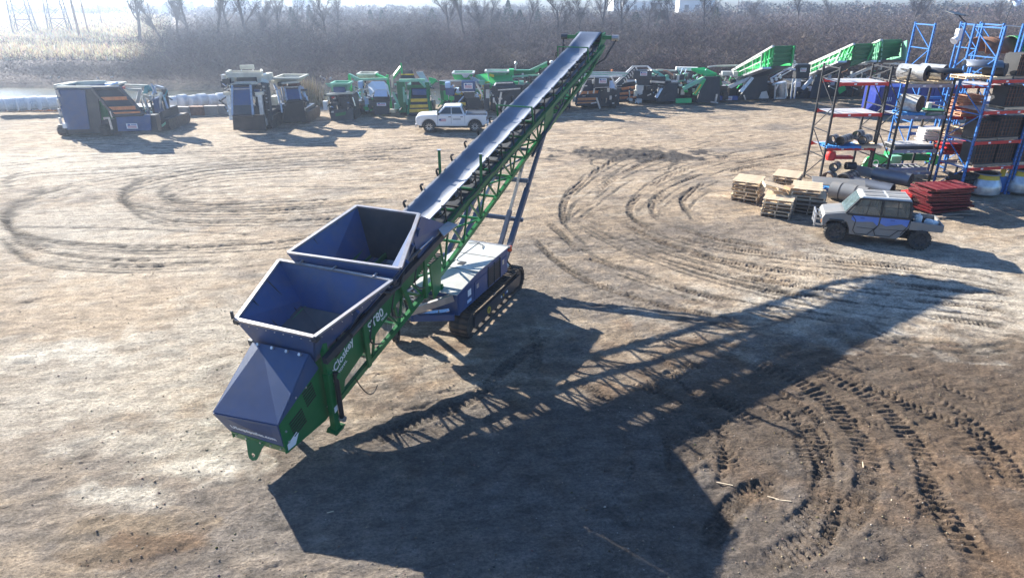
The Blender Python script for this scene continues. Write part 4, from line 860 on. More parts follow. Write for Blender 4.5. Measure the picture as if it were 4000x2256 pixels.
pstack((14.1,30.4),7,R(62),'the tall stack next to the utility vehicle',['old','old','old','old','wood','old','wood','wood'],'pallets stacked before the racks',steps={4:(.0,.1,.05),5:(-.25,.2,.1),6:(-.2,.15,.1)})
pallet((12.6,30.9,.95),R(75),'fresh pallet tilted against the box on the front stack','wood','pallets stacked before the racks',tilt=(.2,.12),s=1.3)
o=MB().box(-.28,.28,-.2,.2,0,.32).build('cardboard_box','card',None); o.location=(13.0,30.3,.92); o.rotation_euler=(.15,.1,R(25)); prop(o,'open brown cardboard box lying on the front pallet stack','cardboard box')
# ---------------------------------------------------------------- racks
def upright(root,x,y0,y1,h,m,hs=1.45):
    for y in (y0,y1):
        k=MB().box(x-.05,x+.05,y-.04,y+.04,0,h); p=k.build('post',m,root)
        q=MB()
        z=.15
        while z<h-.1: q.box(x-.03,x+.03,y-.043,y+.043,z,z+.05); z+=.22
        q.build('post_slots','black' if m!='black' else 'dgrey',p)['kind']='stuff'
    z=.2;i=0
    while z<h-.3:
        z2=min(z+1.3,h-.12)
        MB().bar((x,y0,z),(x,y1,z),.04,.05).build('frame_strut',m,root)
        MB().bar((x,y0 if i%2 else y1,z),(x,y1 if i%2 else y0,z2),.035,.045).build('frame_brace',m,root); z=z2; i+=1
    MB().bar((x,y0,h-.1),(x,y1,h-.1),.05,.06).build('frame_strut',m,root)
def bay(root,x0,x1,y0,y1,levels,bm='red',decks=True,skip=()):
    for i,z in enumerate(levels):
        if i in skip: continue
        for y in (y0,y1):
            MB().box(x0+.05,x1-.05,y-.055,y-.002 if y==y0 else y+.05,z-.09,z+.06).build('beam',bm,root)
            for xx in (x0+.09,x1-.09): MB().box(xx-.05,xx+.05,y-.062,y-.056,z-.12,z+.09).build('beam_connector',bm,root)
        if decks:
            n_=3
            for j in range(n_):
                a=x0+.08+(x1-x0-.16)*j/n_; b=x0+.08+(x1-x0-.16)*(j+1)/n_-.03; k=MB()
                k.box(a,b,y0+.02,y1-.02,z+.062,z+.07)
                o=k.build('wire_deck','deck',root)
        for xx in (x0+.9,x1-.7): MB().box(xx-.07,xx+.07,y0-.063,y0-.057,z-.05,z+.03).build('shelf_tag','wprint',root)
YR=35.0
def rack(label,x0,x1,y,h,levels,pm,bm,rz=0,d=1.7,mid=None,left=True,**kw):
    t=thing('pallet_rack',label,'storage rack',(x0,y,0),rz,'storage racks on the right')
    (upright(t,0,0,d,h,pm) if left else None); upright(t,x1-x0,0,d,h,pm); bay(t,0,x1-x0,0,d,levels,bm,**kw); return t
rack('leftmost rack, black posts with red beams, nearest the pallet stacks',16.55,19.25,35.1,6.1,(1.95,3.7,5.25),'black','red',R(4))
rack('rack with black posts and faded lavender beams, second from the left',19.85,22.3,34.75,6.05,(.75,1.9,3.65,5.2),'black','lav',R(3),skip=())
rb=rack('blue posted rack with red beams right of the lavender beams',22.6,25.4,32.7,8.1,(1.45,2.75,4.2,5.65),'blue','red',R(12))
rack('blue posted rack at the right edge of the picture',25.55,28.3,33.3,8.1,(1.45,2.75,4.2,5.65),'blue','red',R(12))
rack('red beamed bay linking the lavender rack to the blue racks',22.4,24.9,34.9,5.6,(1.8,3.6,5.15),'black','red',R(2),left=False)
bk=rack('tall blue and black posted rack standing behind the lavender one',22.55,25.1,38.1,8.0,(2.2,3.9),'blue','blue',R(0),d=1.9,decks=False)
bk2=rack('tall blue rack at the back right with the dish antenna',26.2,28.9,38.1,8.0,(2.2,3.9,5.6),'blue','blue',R(0),d=1.9)
# solar lamp, dish, cable
sx=Vector((23.7,37.4,0)); so_=thing('solar_lamp','small solar panel and white lamp on top of a blue post','solar lamp',sx)
MB().bar((0,0,0),(0,0,8.05),.09).build('post','blue',so_); MB().slab([(-.85,-.2,8.45),(-.1,-.2,8.35),(-.2,.5,8.5),(-.95,.5,8.6)],.03).build('solar_panel','dgrey',so_)
MB().bar((0,0,8.05),(-.4,.1,8.4),.05).build('arm','black',so_); MB().box(-.38,-.14,-.2,.1,7.2,7.75).build('lamp_housing','plastic',so_,bevel=.03); MB().cyl((-.3,-.1,7.35),(-.52,-.2,7.15),.1,12,.2).build('lamp_head','plastic',so_,smooth=True)
ds=thing('dish_antenna','pale blue dish antenna on a thin mast above the racks','dish antenna',(26.2,38.1,8.0)); MB().cyl((0,0,0),(.15,0,1.0),.02,8).build('mast','dgrey',ds); MB().lathe([(0,0),(.15,.02),(.28,.09),(.34,.16)],(0,0,0),24,'x').build('dish','dish',ds,smooth=True).location=(.2,0,1.15)
MB().cyl((.2,0,1.15),(-.1,0,1.15),.08,12).build('receiver','plastic',ds)
o=MB().tube([(23.7,37.4,7.95),(24.9,37.6,7.82),(26.2,38.1,7.9),(27.6,38.0,7.78),(28.9,38.1,7.9)],.025).build('cable','plastic',None); prop(o,'white cable strung between the tops of the blue rack posts','cable')
# goods on the racks
def roll(name,label,c,ax,r,L,m,core=None,group=None,cat='belt roll',bands=0,hole=.5,z=0):
    t=thing(name,label,cat,c,ax,group)
    MB().cyl((-L/2,0,r),(L/2,0,r),r,26,hole=hole).build('wrap',m,t,smooth=True)
    MB().cyl((-L/2-.005,0,r),(L/2+.005,0,r),r*.97,26,hole=hole*.99).build('wound_layers',core or 'rubber',t)
    for i in range(bands): 
        x=-L/2+L*(i+.7)/(bands+.4); MB().cyl((x-.03,0,r),(x+.03,0,r),r*1.012,26,hole=.97).build('band','black',t)
    return t
pl=lambda c,k,l,rz=0: pallet(c,rz,l,k,'pallets on the racks')
# lavender bay, top shelf
zt=5.28
pl((20.45,35.35,zt),'wood','pale pallet under the left silver wrapped roll on the top shelf'); pl((21.6,35.4,zt),'wood','pale pallet under the right silver wrapped roll on the top shelf')
roll('belt_roll','silver wrapped belt roll on the top shelf, left of the pair',(20.35,35.3,zt+.14),R(-56),.38,1.35,'foil',group='silver wrapped rolls',hole=.35); roll('belt_roll','silver wrapped belt roll on the top shelf, right of the pair',(21.45,35.5,zt+.14),R(-56),.38,1.2,'foil',group='silver wrapped rolls',hole=.35)
zt=3.73
pl((20.6,35.3,zt),'blue','blue pallet under the big black ended roll'); roll('belt_roll','thick roll in torn silver film with black end, on the blue pallet',(20.6,35.3,zt+.14),R(-56),.42,.95,'foil',group=None,hole=.12)
for i in range(5):
    o=MB().box(-.5,.5,-.4,.4,0,.03).build('sheet_panel',['lgreen','silver','white','dgrey','green'][i],None); o.location=(21.75+random.uniform(-.15,.15),35.3+random.uniform(-.1,.1),zt+.02+i*.045); o.rotation_euler=(random.uniform(-.01,.01),random.uniform(-.03,.03),random.uniform(-.4,.4))
    prop(o,['pale green','bare silver','white','dark grey','deep green'][i]+' steel sheet in the messy pile on the lavender rack','steel sheet',None)
o=MB().cyl((0,0,0),(0,0,.28),.13,14).build('bucket','plastic',None); o.location=(21.75,35.6,zt+.26); prop(o,'white bucket standing on the sheet pile in the lavender rack','bucket')
zt=1.98
for i in range(6):
    o=MB().box(-1.05,1.05,-.5,.5,0,.035).build('screen_panel','deck' if i>3 else 'dgrey',None); o.location=(21.0+random.uniform(-.05,.05),35.3,zt+i*.045); o.rotation_euler=(0,0,R(3)+random.uniform(-.05,.05))
    prop(o,('pale wire screen' if i>3 else 'dark wire screen')+', %s of the flat pile on the lavender rack'%['bottom','second','third','fourth','fifth','topmost'][i],'wire screen','flat screens on the lavender rack')
zt=.82
k=MB()
sh_=thing('conveyor_section','grey lavender conveyor frame section on the lowest lavender shelf','conveyor part',(20.95,35.0,zt),R(4))
for y in (-.1,.75): MB().bar((-1.1,y,.1),(1.1,y,.1),.08,.16).build('side_rail','lav',sh_)
for i in range(7): MB().cyl((-1+i*.33,-.05,.12),(-1+i*.33,.7,.12),.06,10).build('roller','dgrey',sh_)
gp=thing('green_guard','bright green curved machine guard with a round white badge, behind the lower lavender beams','machine guard',(20.6,37.4,.25),R(10))
MB().prism([(-.9,0),(.9,0),(.95,.5),(.5,.85),(-.1,.95),(-.6,.7)],'y',0,.08).build('side_sheet','bgreen',gp); MB().cyl((0,-.01,.4),(0,-.03,.4),.2,20).build('badge','wprint',gp); MB().box(.95,1.6,-.05,.5,0,.75).build('end_box','lgreen',gp)
MB().cyl((0,-.032,.4),(0,-.036,.4),.15,20).build('badge_centre','bgreen',gp)
g2=thing('green_chute','long green chute lying behind the lavender rack','chute',(23.0,38.0,.3),R(-4)); MB().box(-1.2,1.2,0,.12,.35,.75).build('side_sheet','green',g2,bevel=.02); MB().box(-1.2,-1.0,0,.9,.1,.7).build('end_sheet','bgreen',g2); MB().cyl((1.3,0,.4),(1.3,.8,.4),.28,16).build('end_drum','bgreen',g2)
# black rack, shelf rolls
zt=2.02
for i,(x,y,L) in enumerate(((17.0,35.4,.5),(17.6,35.35,1.15),(18.5,35.8,.5),(18.7,35.4,.75))):
    pl((x+.1,y,zt),'blue' if i<2 else 'wood',['blue pallet under the leftmost small silver roll','blue pallet under the long banded silver roll','pale pallet under the rear small roll','pale pallet under the right small roll'][i]) if i in (0,1,3) else None
    roll('lined_drum',['short silver drum with yellow tag at the left end of the shelf','long silver drum with blue band on the red beamed shelf','small silver drum at the back of the red beamed shelf','short silver drum at the right of the red beamed shelf'][i],(x,y,zt+(.14 if i!=2 else .3)),R(42),.24,L,'drum','black','silver drums on the shelf','drum',2 if L>.6 else 1,.8)
    o=MB().box(-.05,.05,-.05,.05,0,.1).build('yellow_tag','yellow',None); r_=R(-28); o.location=(x-.0-L/2*math.cos(r_)-.02,y-L/2*math.sin(r_)*-1-.25,zt+.2); bpy.data.objects.remove(o)
# rolls and drums on the ground by the first rack
pl((17.1,34.6,0),'blue','blue pallet on the ground under the silver drum stack',R(20)); pl((18.2,34.4,0),'blue','blue pallet partly hidden under the large silver drum',R(15))
roll('lined_drum','large silver banded drum on the ground with a yellow core tag',(17.7,34.4,.14),R(40),.38,1.2,'drum','black',None,'drum',3,.82)
roll('lined_drum','dark silver drum lying left of the large banded one',(16.95,34.9,.14),R(45),.33,.5,'drum','rust',None,'drum',1,.8); roll('lined_drum','silver spoked drum resting on top of the ground drums',(17.2,35.0,.8),R(50),.24,.6,'drum','dgrey',None,'drum',1,.7)
roll('rubber_ring','grey rubber ring lying on the large banded drum',(17.95,34.9,.9),R(0),.2,.5,'rubber','rubber',None,'rubber ring',0,.5)
rc_=thing('red_casting','red painted casting hanging behind the ground drums','machine part',(17.15,35.6,1.2)); MB().lathe([(0,0),(.22,.05),(.28,.25),(.2,.5),(0,.55)],(0,0,0),16).build('casting_body','red',rc_,smooth=True); MB().box(.2,1.2,-.1,.3,.1,.25).build('casting_arm','red',rc_,bevel=.03)
roll('belt_roll','long pale grey belt tube behind the drums on the ground',(19.0,34.9,.45),R(-50),.28,1.6,'ugrey','black',None,'belt roll',0,.8)
roll('belt_roll','dark blue black belt roll lying on the other rolls',(19.55,33.6,.5),R(-50),.34,1.8,'belt','rubber',None,'belt roll',0,.25)
roll('belt_roll','dusty dark roll with open dark end under the blue black one',(18.35,33.3,.05),R(-50),.36,2.2,'belt','black',None,'belt roll',0,.8)
roll('belt_roll','pale grey striped roll nearest the utility vehicle roof',(16.7,32.1,.0),R(-45),.42,1.7,'ugrey','black',None,'belt roll',2,.85)
o=MB().slab([(15.2,32.9,.62),(17.6,32.3,.55),(17.9,33.1,.75),(15.5,33.8,.8)],.05).build('rubber_sheet','ugrey',None); prop(o,'grey rubber sheet draped over the rolls beside the pallets','rubber sheet')
# red stacks
def stackp(name,label,c,n,dx,dy,dz,m,cat,group,rz=0,gap=.02,wob=.05,lean=(0,0)):
    me_=MB().box(-dx/2,dx/2,-dy/2,dy/2,0,dz).box(-dx/2,-dx/2+.08,-dy/2-.02,dy/2+.02,-.0,dz*1.25).box(dx/2-.08,dx/2,-dy/2-.02,dy/2+.02,0,dz*1.25)
    for i in range(5): x=-dx/2+.2+i*(dx-.4)/4; me_.box(x-.03,x+.03,-dy/2-.015,dy/2+.015,0,dz*1.15)
    me_=me_.mesh(name,m)
    for i in range(n):
        o=bpy.data.objects.new(name,me_); COL.objects.link(o); o.location=(c[0]+random.uniform(-wob,wob)+lean[0]*i,c[1]+random.uniform(-wob,wob)+lean[1]*i,c[2]+i*(dz*1.25+gap)); o.rotation_euler=(random.uniform(-.02,.02),random.uniform(-.02,.02),rz+random.uniform(-wob,wob))
        prop(o,label%('bottom' if i==0 else 'topmost' if i==n-1 else ['','second','third','fourth','fifth','sixth','seventh','eighth','ninth','tenth','eleventh'][i]+' from below'),cat,group)
stackp('red_screen_frame','dark red steel frame, %s of the big stack behind the utility vehicle',(20.3,30.6,.12),10,2.2,1.3,.07,'dred','screen frame','red frames in the big stack',R(8),.03,.13)
stackp('red_screen_frame','bright red steel frame, %s of the small stack on the red shelf',(23.5,35.3,1.9),5,1.9,.9,.05,'red','screen frame','red frames on the shelf',R(8),.02,.08)
stackp('red_plate','loose red plate, %s of the pile beside the rack foot',(19.2,31.3,.1),6,.7,.6,.06,'red','steel plate','loose red plates',R(30),.04,.15)
# blue rack contents
def crate(c,w_,d_,h_,m,label,cat='screen media',rz=0,n=6):
    t=thing('media_crate',label,cat,c,rz)
    for i in range(n): MB().box(-w_/2+i*w_/n+.01,-w_/2+(i+1)*w_/n-.01,-d_/2,d_/2,0,h_*random.uniform(.93,1)).build('screen_mat',m,t)
    k=MB()
    for i in range(7):
        x=-w_/2+w_*(i+.5)/7; k.bar((x,-d_/2-.02,.02),(x,-d_/2-.02,h_),.02)
    for i in range(5): z=.05+h_*i/5; k.bar((-w_/2,-d_/2-.02,z),(w_/2,-d_/2-.02,z),.02)
    k.build('wire_grid','rust',t); return t
def bl(x,y=.55,z=0):   # local position in the blue racks
    r_=R(12); return (22.6+x*math.cos(r_)-y*math.sin(r_),32.7+x*math.sin(r_)+y*math.cos(r_),z)
r12=R(12)
for (x,lv,h_,w_,lab) in ((1.9,4.28,.95,1.2,'dark screen mats standing on the third red shelf of the blue rack'),(.75,2.83,.8,1.1,'black screen mats left of the post on the second red shelf'),(2.0,2.83,.95,1.3,'black holed screen mats on the second red shelf of the blue rack'),
   (3.6,2.83,.9,1.3,'black mats on the second shelf at the picture edge'),(1.0,1.53,1.0,1.2,'dark mats on the lowest red shelf of the blue rack'),(2.2,1.53,1.0,1.0,'second block of dark mats on the lowest red shelf'),
   (3.7,1.53,.95,1.4,'dark mats on the lowest shelf at the picture edge'),(3.5,4.28,.9,1.3,'brown black mats on the third shelf at the picture edge'),(3.4,5.73,1.05,1.5,'black mesh cage of mats on the top shelf at the picture edge'),(1.9,5.73,1.0,.9,'black mats at the middle of the top red shelf')):
    crate(bl(x,.55,lv+.14),w_,.85,h_,'rubber',lab,rz=r12)
    pallet(bl(x,.5,lv),r12,('pale' if random.random()<.5 else 'old')+' pallet under the '+lab.replace(' standing','').replace(' of mats','').replace(' of the blue rack',''),'wood' if random.random()<.5 else 'old','pallets on the racks')
pstack((23.55,35.35),6,R(8),'the orange pile behind the blue rack post',['orange'],'orange pallets on the rack',z0=3.68,wob=.04)
pstack((23.4,35.3),3,R(5),'the pale pile on the shelf by the red frames',['wood'],'pale pallets on the lower shelf',z0=2.6,wob=.05)
for i in range(5):
    o=MB().box(-.55,.55,-.35,.35,0,.07).build('white_panel','plastic',None); o.location=(22.55+random.uniform(-.06,.06),36.2,2.2+i*.14); prop(o,'white panel, %s of the pile behind the black post'%['bottom','second','third','fourth','topmost'][i],'panel','white panels in a pile')
# curled belt sheets on the top shelf
def curl(name,label,c,rz,r,L,m,a0,a1,tail,sq=1):
    k=MB(); P=[]
    for i in range(15): a=a0+(a1-a0)*i/14; P.append((r*math.cos(a),sq*r*math.sin(a)+r*sq))
    P=tail+P; n_=len(P); vs=[(x,0,z) for x,z in P]+[(x,L,z) for x,z in P]; k.add(vs,[(i,i+1,i+1+n_,i+n_) for i in range(n_-1)])
    o=k.build(name,m,None,smooth=True); o.location=c; o.rotation_euler=(0,0,rz); md=o.modifiers.new('s','SOLIDIFY'); md.thickness=.03; return prop(o,label,'belt sheet')
curl('belt_sheet','curled black belt sheet lying on the top red shelf',(23.3,33.3,5.78),R(68),.62,1.5,'belt',R(10),R(165),[],.62)
curl('belt_sheet','flatter black belt sheet spread over the pallets of the top shelf',(22.3,34.6,5.5),R(65),.55,1.5,'rubber',R(15),R(165),[],.5)
roll('belt_roll','wrapped black bundle with grey end on the top red shelf',bl(.55,.45,5.85),R(-50),.3,.9,'rubber','dgrey',None,'belt roll',3,.02)
pl(bl(.6,.5,5.73),'wood','pale pallet under the wrapped black bundle on the top red shelf',r12); pl(bl(-.4,.9,5.73),'wood','pale pallet at the left end of the top red shelf',r12)
curl('curved_liner','curved green and brown liner standing on the back blue rack',(27.6,38.6,5.7),R(95),.8,2.4,'rust',R(0),R(180),[],1); curl('curved_liner','green arched liner in front of the brown one on the back rack',(27.8,38.2,5.7),R(95),.84,1.0,'green',R(0),R(180),[],1)
MBc=thing('blue_container','deep blue open topped skip standing behind the racks','skip container',(34.0,57,0),0)
MB().box(-3.6,3.6,0,2.4,.1,2.3).build('container_body','contb',MBc)
for i in range(13): MB().box(-3.5+i*.56,-3.38+i*.56,-.06,0,.1,2.25).build('side_rib','contb',MBc)
MB().box(-3.65,3.65,-.08,2.5,2.25,2.38).build('top_rim','contb',MBc)
for i in range(4): MB().box(-3.0+i*.16,-2.94+i*.16,-.07,-.065,1.2,1.55).build('stencil_mark','dish',MBc)
# crusher mantles and ground goods near the blue racks
def mantle(c,label,s=1):
    t=thing('crusher_mantle',label,'crusher cone',c,0,'yellow topped crusher cones'); t.scale=(s,s,s)
    MB().lathe([(.62,0),(.74,.08),(.76,.4),(.72,.55),(.60,.80)],(0,0,0),28).build('steel_skirt','silver',t,smooth=True); MB().lathe([(.60,.80),(.50,1.02),(.47,1.03)],(0,0,0),28).build('yellow_band','yellow',t,smooth=True)
    MB().lathe([(.47,1.03),(.58,1.08),(.60,1.02)],(0,0,0),28).build('collar','ugrey',t,smooth=True); MB().lathe([(.47,1.03),(.44,.4),(0,.38)],(0,0,0),28).build('bore','black',t,smooth=True); return t
mantle((24.1,33.2,.1),'yellow banded crusher cone standing left of the right blue post'); mantle((26.2,33.6,.1),'yellow banded crusher cone cut off by the picture edge',1.1)
stackp('rubber_block','dark rubber block, %s of the pile under the lowest red shelf',(23.0,33.3,.1),4,1.1,.8,.18,'rubber','rubber block','dark blocks under the shelf',R(12),.03,.05)
t=thing('fuel_can','yellow and blue can between the two crusher cones','can',(25.1,33.5,.9)); MB().cyl((0,0,0),(0,0,.35),.12,14).build('can_body','yellow',t,smooth=True); MB().cyl((0,0,.35),(0,0,.45),.06,10).build('spout','yellow',t); MB().box(-.2,.2,-.15,.15,-.8,0).build('stand','blue',t)
for i in range(7):
    o=MB().bar((0,0,0),(random.uniform(.5,1.3),random.uniform(-.2,.2),.03),.07,.05).build('timber_offcut','wood2',None); o.location=(random.uniform(18.2,21.5),random.uniform(29.0,29.9),.06); o.rotation_euler=(0,0,random.uniform(-.6,.6)); prop(o,['long grey offcut at the left of the litter before the red frames','second grey offcut before the red frames','short offcut in the middle of the litter before the red frames','crooked offcut behind the utility vehicle bed','thin offcut lying across another before the red frames','offcut nearest the red frames','offcut furthest right before the red frames'][i],'timber offcut','timber offcuts')
for i,(u,v,a,L) in enumerate(((2830,1890,-.35,.5),(3020,1945,-.5,.35),(3060,1955,-.2,.45),(3370,1815,1.2,.3),(730,2130,1.3,.3),(1290,2000,.3,.2),(3480,1960,1.0,.25))):
    p=G(u,v); o=MB().bar((-L/3,0,.0),(L/3,0,.01),.018,.012).build('wood_splinter','wood',None); o.location=(p.x,p.y,.01); o.rotation_euler=(0,0,a)
    prop(o,['pale broken slat on the dark mud right of the long shadow','reddish splinter in the churned mud patch','second splinter beside the reddish one in the churned mud','short splinter beside the crawler prints','thin pale stick on the sand at lower left','tiny stick at the shadow edge','small chip right of the crawler prints'][i],'splinter')
# ---------------------------------------------------------------- row of crushing and screening machines
class Mach:
    def __init__(s,name,label,cat,u,v,group='machines parked in a row along the pond'):
        b=G(u,v); s.Y=b.y; s.o=Vector((b.x,b.y,0)); s.r=thing(name,label,cat,s.o,0,group)
    def p(s,u,v,dy=0): return at(u,v,s.Y+dy)-s.o
    def box(s,nm,m,u0,v0,u1,v1,y0=0,y1=1.,bev=0,par=None):
        a=s.p(u0,v0,y0); b=s.p(u1,v1,y0); a2=s.p(u0,v1,y0); z0=max(b.z,0)
        return MB().box(min(a.x,a2.x) if 0 else (a.x+a2.x)/2,(b.x+s.p(u1,v0,y0).x)/2,y0,y1,z0,a.z).build(nm,m,par or s.r,bevel=bev)
    def slab(s,nm,m,P,th=.06,n=None,par=None):
        Q=[s.p(*q) for q in P]; return MB().slab(Q,th,n or (0,1,0)).build(nm,m,par or s.r)
    def bar(s,nm,m,a,b,w=.12,h=None,par=None): return MB().bar(s.p(*a),s.p(*b),w,h).build(nm,m,par or s.r)
    def cyl(s,nm,m,a,b,r=.15,par=None): return MB().cyl(s.p(*a),s.p(*b),r,12).build(nm,m,par or s.r,smooth=True)
    def rail(s,pts,m='silver',h=.9,nm='handrail'):
        k=MB(); P=[s.p(*q) for q in pts]
        for a,b in zip(P,P[1:]):
            for hh in (h,h*.5): k.bar(a+Vector((0,0,hh)),b+Vector((0,0,hh)),.05)
        k.build(nm,m,s.r)
        for a in P: MB().bar(a,a+Vector((0,0,h)),.05).build('rail_post',m,s.r)
    def tracks(s,u0,u1,d=3.6,h=.85,w=.5,y0=.2):
        for u in (u0,u1):
            x=s.p(u,500,0).x; x=(u-2000)/FPX*(s.Y*cp+CAMH*sp)-s.o.x; sg=1 if u==u0 else -1; x0,x1=(x,x+w) if sg>0 else (x-w,x)
            prof=[]
            for i in range(7): an=math.pi/2+math.pi*i/6; prof.append((y0+h/2+h/2*math.cos(an),h/2+h/2*math.sin(an)))
            for i in range(7): an=-math.pi/2+math.pi*i/6; prof.append((y0+d+h/2*math.cos(an),h/2+h/2*math.sin(an)))
            t=MB().prism(prof,'x',x0,x1).build('crawler_track','iron',s.r)
            k=MB()
            for i in range(8): z=.08+i*h/8; k.box(x0-.01,x1+.01,y0-.05+.35*abs(i-3.5)**2/24,y0+.1+.35*abs(i-3.5)**2/24,z,z+.04)
            k.build('track_shoes','iron',t)['kind']='stuff'
    def belt(s,P,m='belt',frame='dgrey',flights=0,fm='orange',th=.1,rail=.16,nfr=None):  # P: top-left, top-right, bottom-right, bottom-left
        Q=[s.p(*q) for q in P]; n=(Q[1]-Q[0]).cross(Q[3]-Q[0]).normalized()
        if n.y>0: n=-n
        b=MB().slab(Q,th,-n).build('belt',m,s.r)
        for a,c in ((Q[0],Q[3]),(Q[1],Q[2])): MB().bar(a+n*.05,c+n*.05,rail,rail*1.3).build('belt_side_frame',frame,s.r)
        MB().cyl(Q[0],Q[1],.12,10).build('end_roller','rubber',s.r); MB().cyl(Q[3],Q[2],.12,10).build('end_roller','rubber',s.r)
        for f in (nfr or [(i+1)/(flights+1) for i in range(flights)]):
            a=Q[0].lerp(Q[3],f)+n*.05; c=Q[1].lerp(Q[2],f)+n*.05
            k=MB().bar(a,c,.10,.16)
            for j in range(16): q=a.lerp(c,(j+.5)/16); k.box(q.x-.04,q.x+.04,q.y-.05,q.y+.02,q.z-.16,q.z-.07)
            k.build('flight_bar',fm,s.r)
        return b
    def sign(s,u0,v0,u1,v1,dy=-.05,par=None):
        o=s.box('sign_plate','wprint',u0,v0,u1,v1,dy-.02,dy,par=par)
        w_=u1-u0;h_=v1-v0
        s.box('sign_print','flag',u0+w_*.1,v0+h_*.40,u1-w_*.08,v1-h_*.12,dy-.026,dy-.021,par=o); s.box('sign_emblem','bprint',u0+w_*.1,v0+h_*.1,u0+w_*.32,v0+h_*.42,dy-.03,dy-.022,par=o)
        s.box('sign_lettering','bprint',u0+w_*.4,v0+h_*.16,u1-w_*.1,v0+h_*.3,dy-.026,dy-.021,par=o)
    def hopper(s,m,P,depth=2.5,h=.6,dy=.3,rimm='cream'): # P=(u0,u1,v_top,v_bot,inset)
        u0,u1,vt,vb,ins=P
        a=s.p(u0,vt,dy);b=s.p(u1,vt,dy);c=s.p(u1-ins,vb,dy+.4);d=s.p(u0+ins,vb,dy+.4); D=Vector((0,depth,0)); D2=Vector((0,depth-.8,0))
        for nm,Q in (('hopper_front',[a,b,c,d]),('hopper_back',[a+D,b+D,c+D2,d+D2]),('hopper_side',[a,a+D,d+D2,d]),('hopper_side',[b,b+D,c+D2,c])):
            n=(Q[1]-Q[0]).cross(Q[2]-Q[0]).normalized(); MB().slab(Q,.06,n).build(nm,m,s.r)
        for q,w_ in ((a,b),(a,a+D),(b,b+D),(a+D,b+D)): MB().bar(q,w_,.16,.12).build('hopper_rim',rimm,s.r)
    def clutter(s,u0,u1,v0,v1,n,mats,y0=.3,y1=2,size=(.12,.5)):
        n=int(n*1.5)
        for i in range(n):
            u=random.uniform(u0,u1);v=random.uniform(v0,v1);y=random.uniform(y0,y1); p=s.p(u,v,y); m=random.choice(mats); t=random.random()
            a,b,c=[random.uniform(*size)/2 for _ in range(3)]
            if t<.4: MB().box(p.x-a,p.x+a,p.y-b,p.y+b,max(p.z-c,0.02),p.z+c).build(random.choice(['valve_block','cover_box','filter_housing','tool_locker']),m,s.r)
            elif t<.75:
                q=p+Vector((random.uniform(-1,1),random.uniform(-.3,.3),random.uniform(-.8,.8)))*size[1]*1.4; q.z=max(q.z,.1); MB().bar(p,q,.09).build('support_bar',m,s.r)
            else: 
                q=p+Vector((random.uniform(-.3,.3),0,random.uniform(-.7,.7))); q.z=max(q.z,.1); MB().cyl(p,q,.06,8).build('hydraulic_ram',random.choice(['chrome','black']),s.r)
    def under(s,u0,u1,v0,v1,y0=.6,y1=3.2,m='dgrey'):  # body of the machine behind its front parts
        s.box('chassis_body',m,u0,v0,u1,v1,y0,y1); s.box('engine_bay','black',u0+(u1-u0)*.1,v0-12,u1-(u1-u0)*.2,v0,y0+.3,y1-.3)
# 1 crusher with the deep side plate and folded side belt
m=Mach('jaw_crusher','dark blue grey crusher with three orange flights on its folded belt, furthest left','crusher',330,532)
m.tracks(236,430,3.4,.8,.55,-.2)
m.slab('feed_side_plate','grey',[(215,352,-.1),(330,352,-.1),(350,505,-.1),(262,507,-.1)],.1); m.slab('feed_side_plate','dgrey',[(312,345,0),(378,350,0),(398,500,0),(330,506,0)],.1)
m.box('chassis_body','dgrey',258,470,440,522,.2,3.2); m.box('bracket','green',372,388,412,480,.3,2)
m.hopper('grey',(214,415,340,372,16),2.6,.6,-.1,'cream'); m.bar('hopper_wing','cream',(213,340,-.1),(275,328,2.4),.14,.3); m.bar('hopper_wing','cream',(275,328,2.4),(412,322,2.5),.14,.3); m.slab('hopper_back_plate','cream',[(275,328,2.5),(412,324,2.5),(412,340,2.5),(280,345,2.5)],.05)
for i in range(6): m.box('rib','dgrey',345+i*9,336,349+i*9,350,2.3,2.42)
m.box('canopy','dish',410,326,440,345,.6,1.4,.05)
m.belt([(362,346,-.5),(468,344,-.5),(562,447,-1.3),(448,452,-1.3)],'rubber','dgrey',0,'orange',nfr=[.37,.73,.93])
m.slab('belt_guard','grey',[(452,450,-1.35),(585,448,-1.35),(590,510,-1.5),(462,513,-1.5)],.12); m.sign(494,483,537,503,-1.6)
m.box('guard_end','dgrey',585,450,612,512,-1.2,-.6); m.box('headlight_cover','wprint',243,482,258,502,-.35,-.25,.03)
for i in range(4): m.bar('side_frame','silver',(222+i*3,352+i*36,-.2),(232+i*3,378+i*36,-.2),.1,.14)
m.bar('ram','silver',(425,458,-1.4),(438,506,-1.4),.1); m.bar('ram','silver',(431,434,-1.3),(439,460,-1.3),.09)
m.clutter(370,440,375,500,14,['green','dgrey','rust','silver'],.1,.8)
m=Mach('folded_crusher','teal and grey machine with folded raised arms right behind the striped belt','crusher',575,520)
m.under(470,640,430,500,1.5,4); m.tracks(500,640,3.2,.8,.5,1)
m.bar('boom','cream',(455,332,2),(575,335,2.4),.2,.14); m.bar('boom','cream',(500,350,.6),(552,350,.6),.16,.14); m.bar('boom_post','lip',(548,350,.5),(535,402,.3),.22,.2)
m.slab('teal_panel','teal',[(566,335,1),(582,332,1),(575,366,1),(558,366,1)],.1); m.slab('tall_side_plate','dgrey',[(628,335,1.2),(650,350,1.2),(662,430,1),(640,430,1)],.15)
for a,b in (((590,330),(610,366)),((612,334),(598,372)),((606,336),(640,345)),((560,372),(590,380)),((600,378),(612,440)),((630,360),(618,440)),((638,372),(655,425)),((560,380),(604,492)),((586,390),(612,480))): m.bar('folded_arm',random.choice(['silver','dgrey','grey','silver']),(*a,.8),(*b,.4),.13,.16)
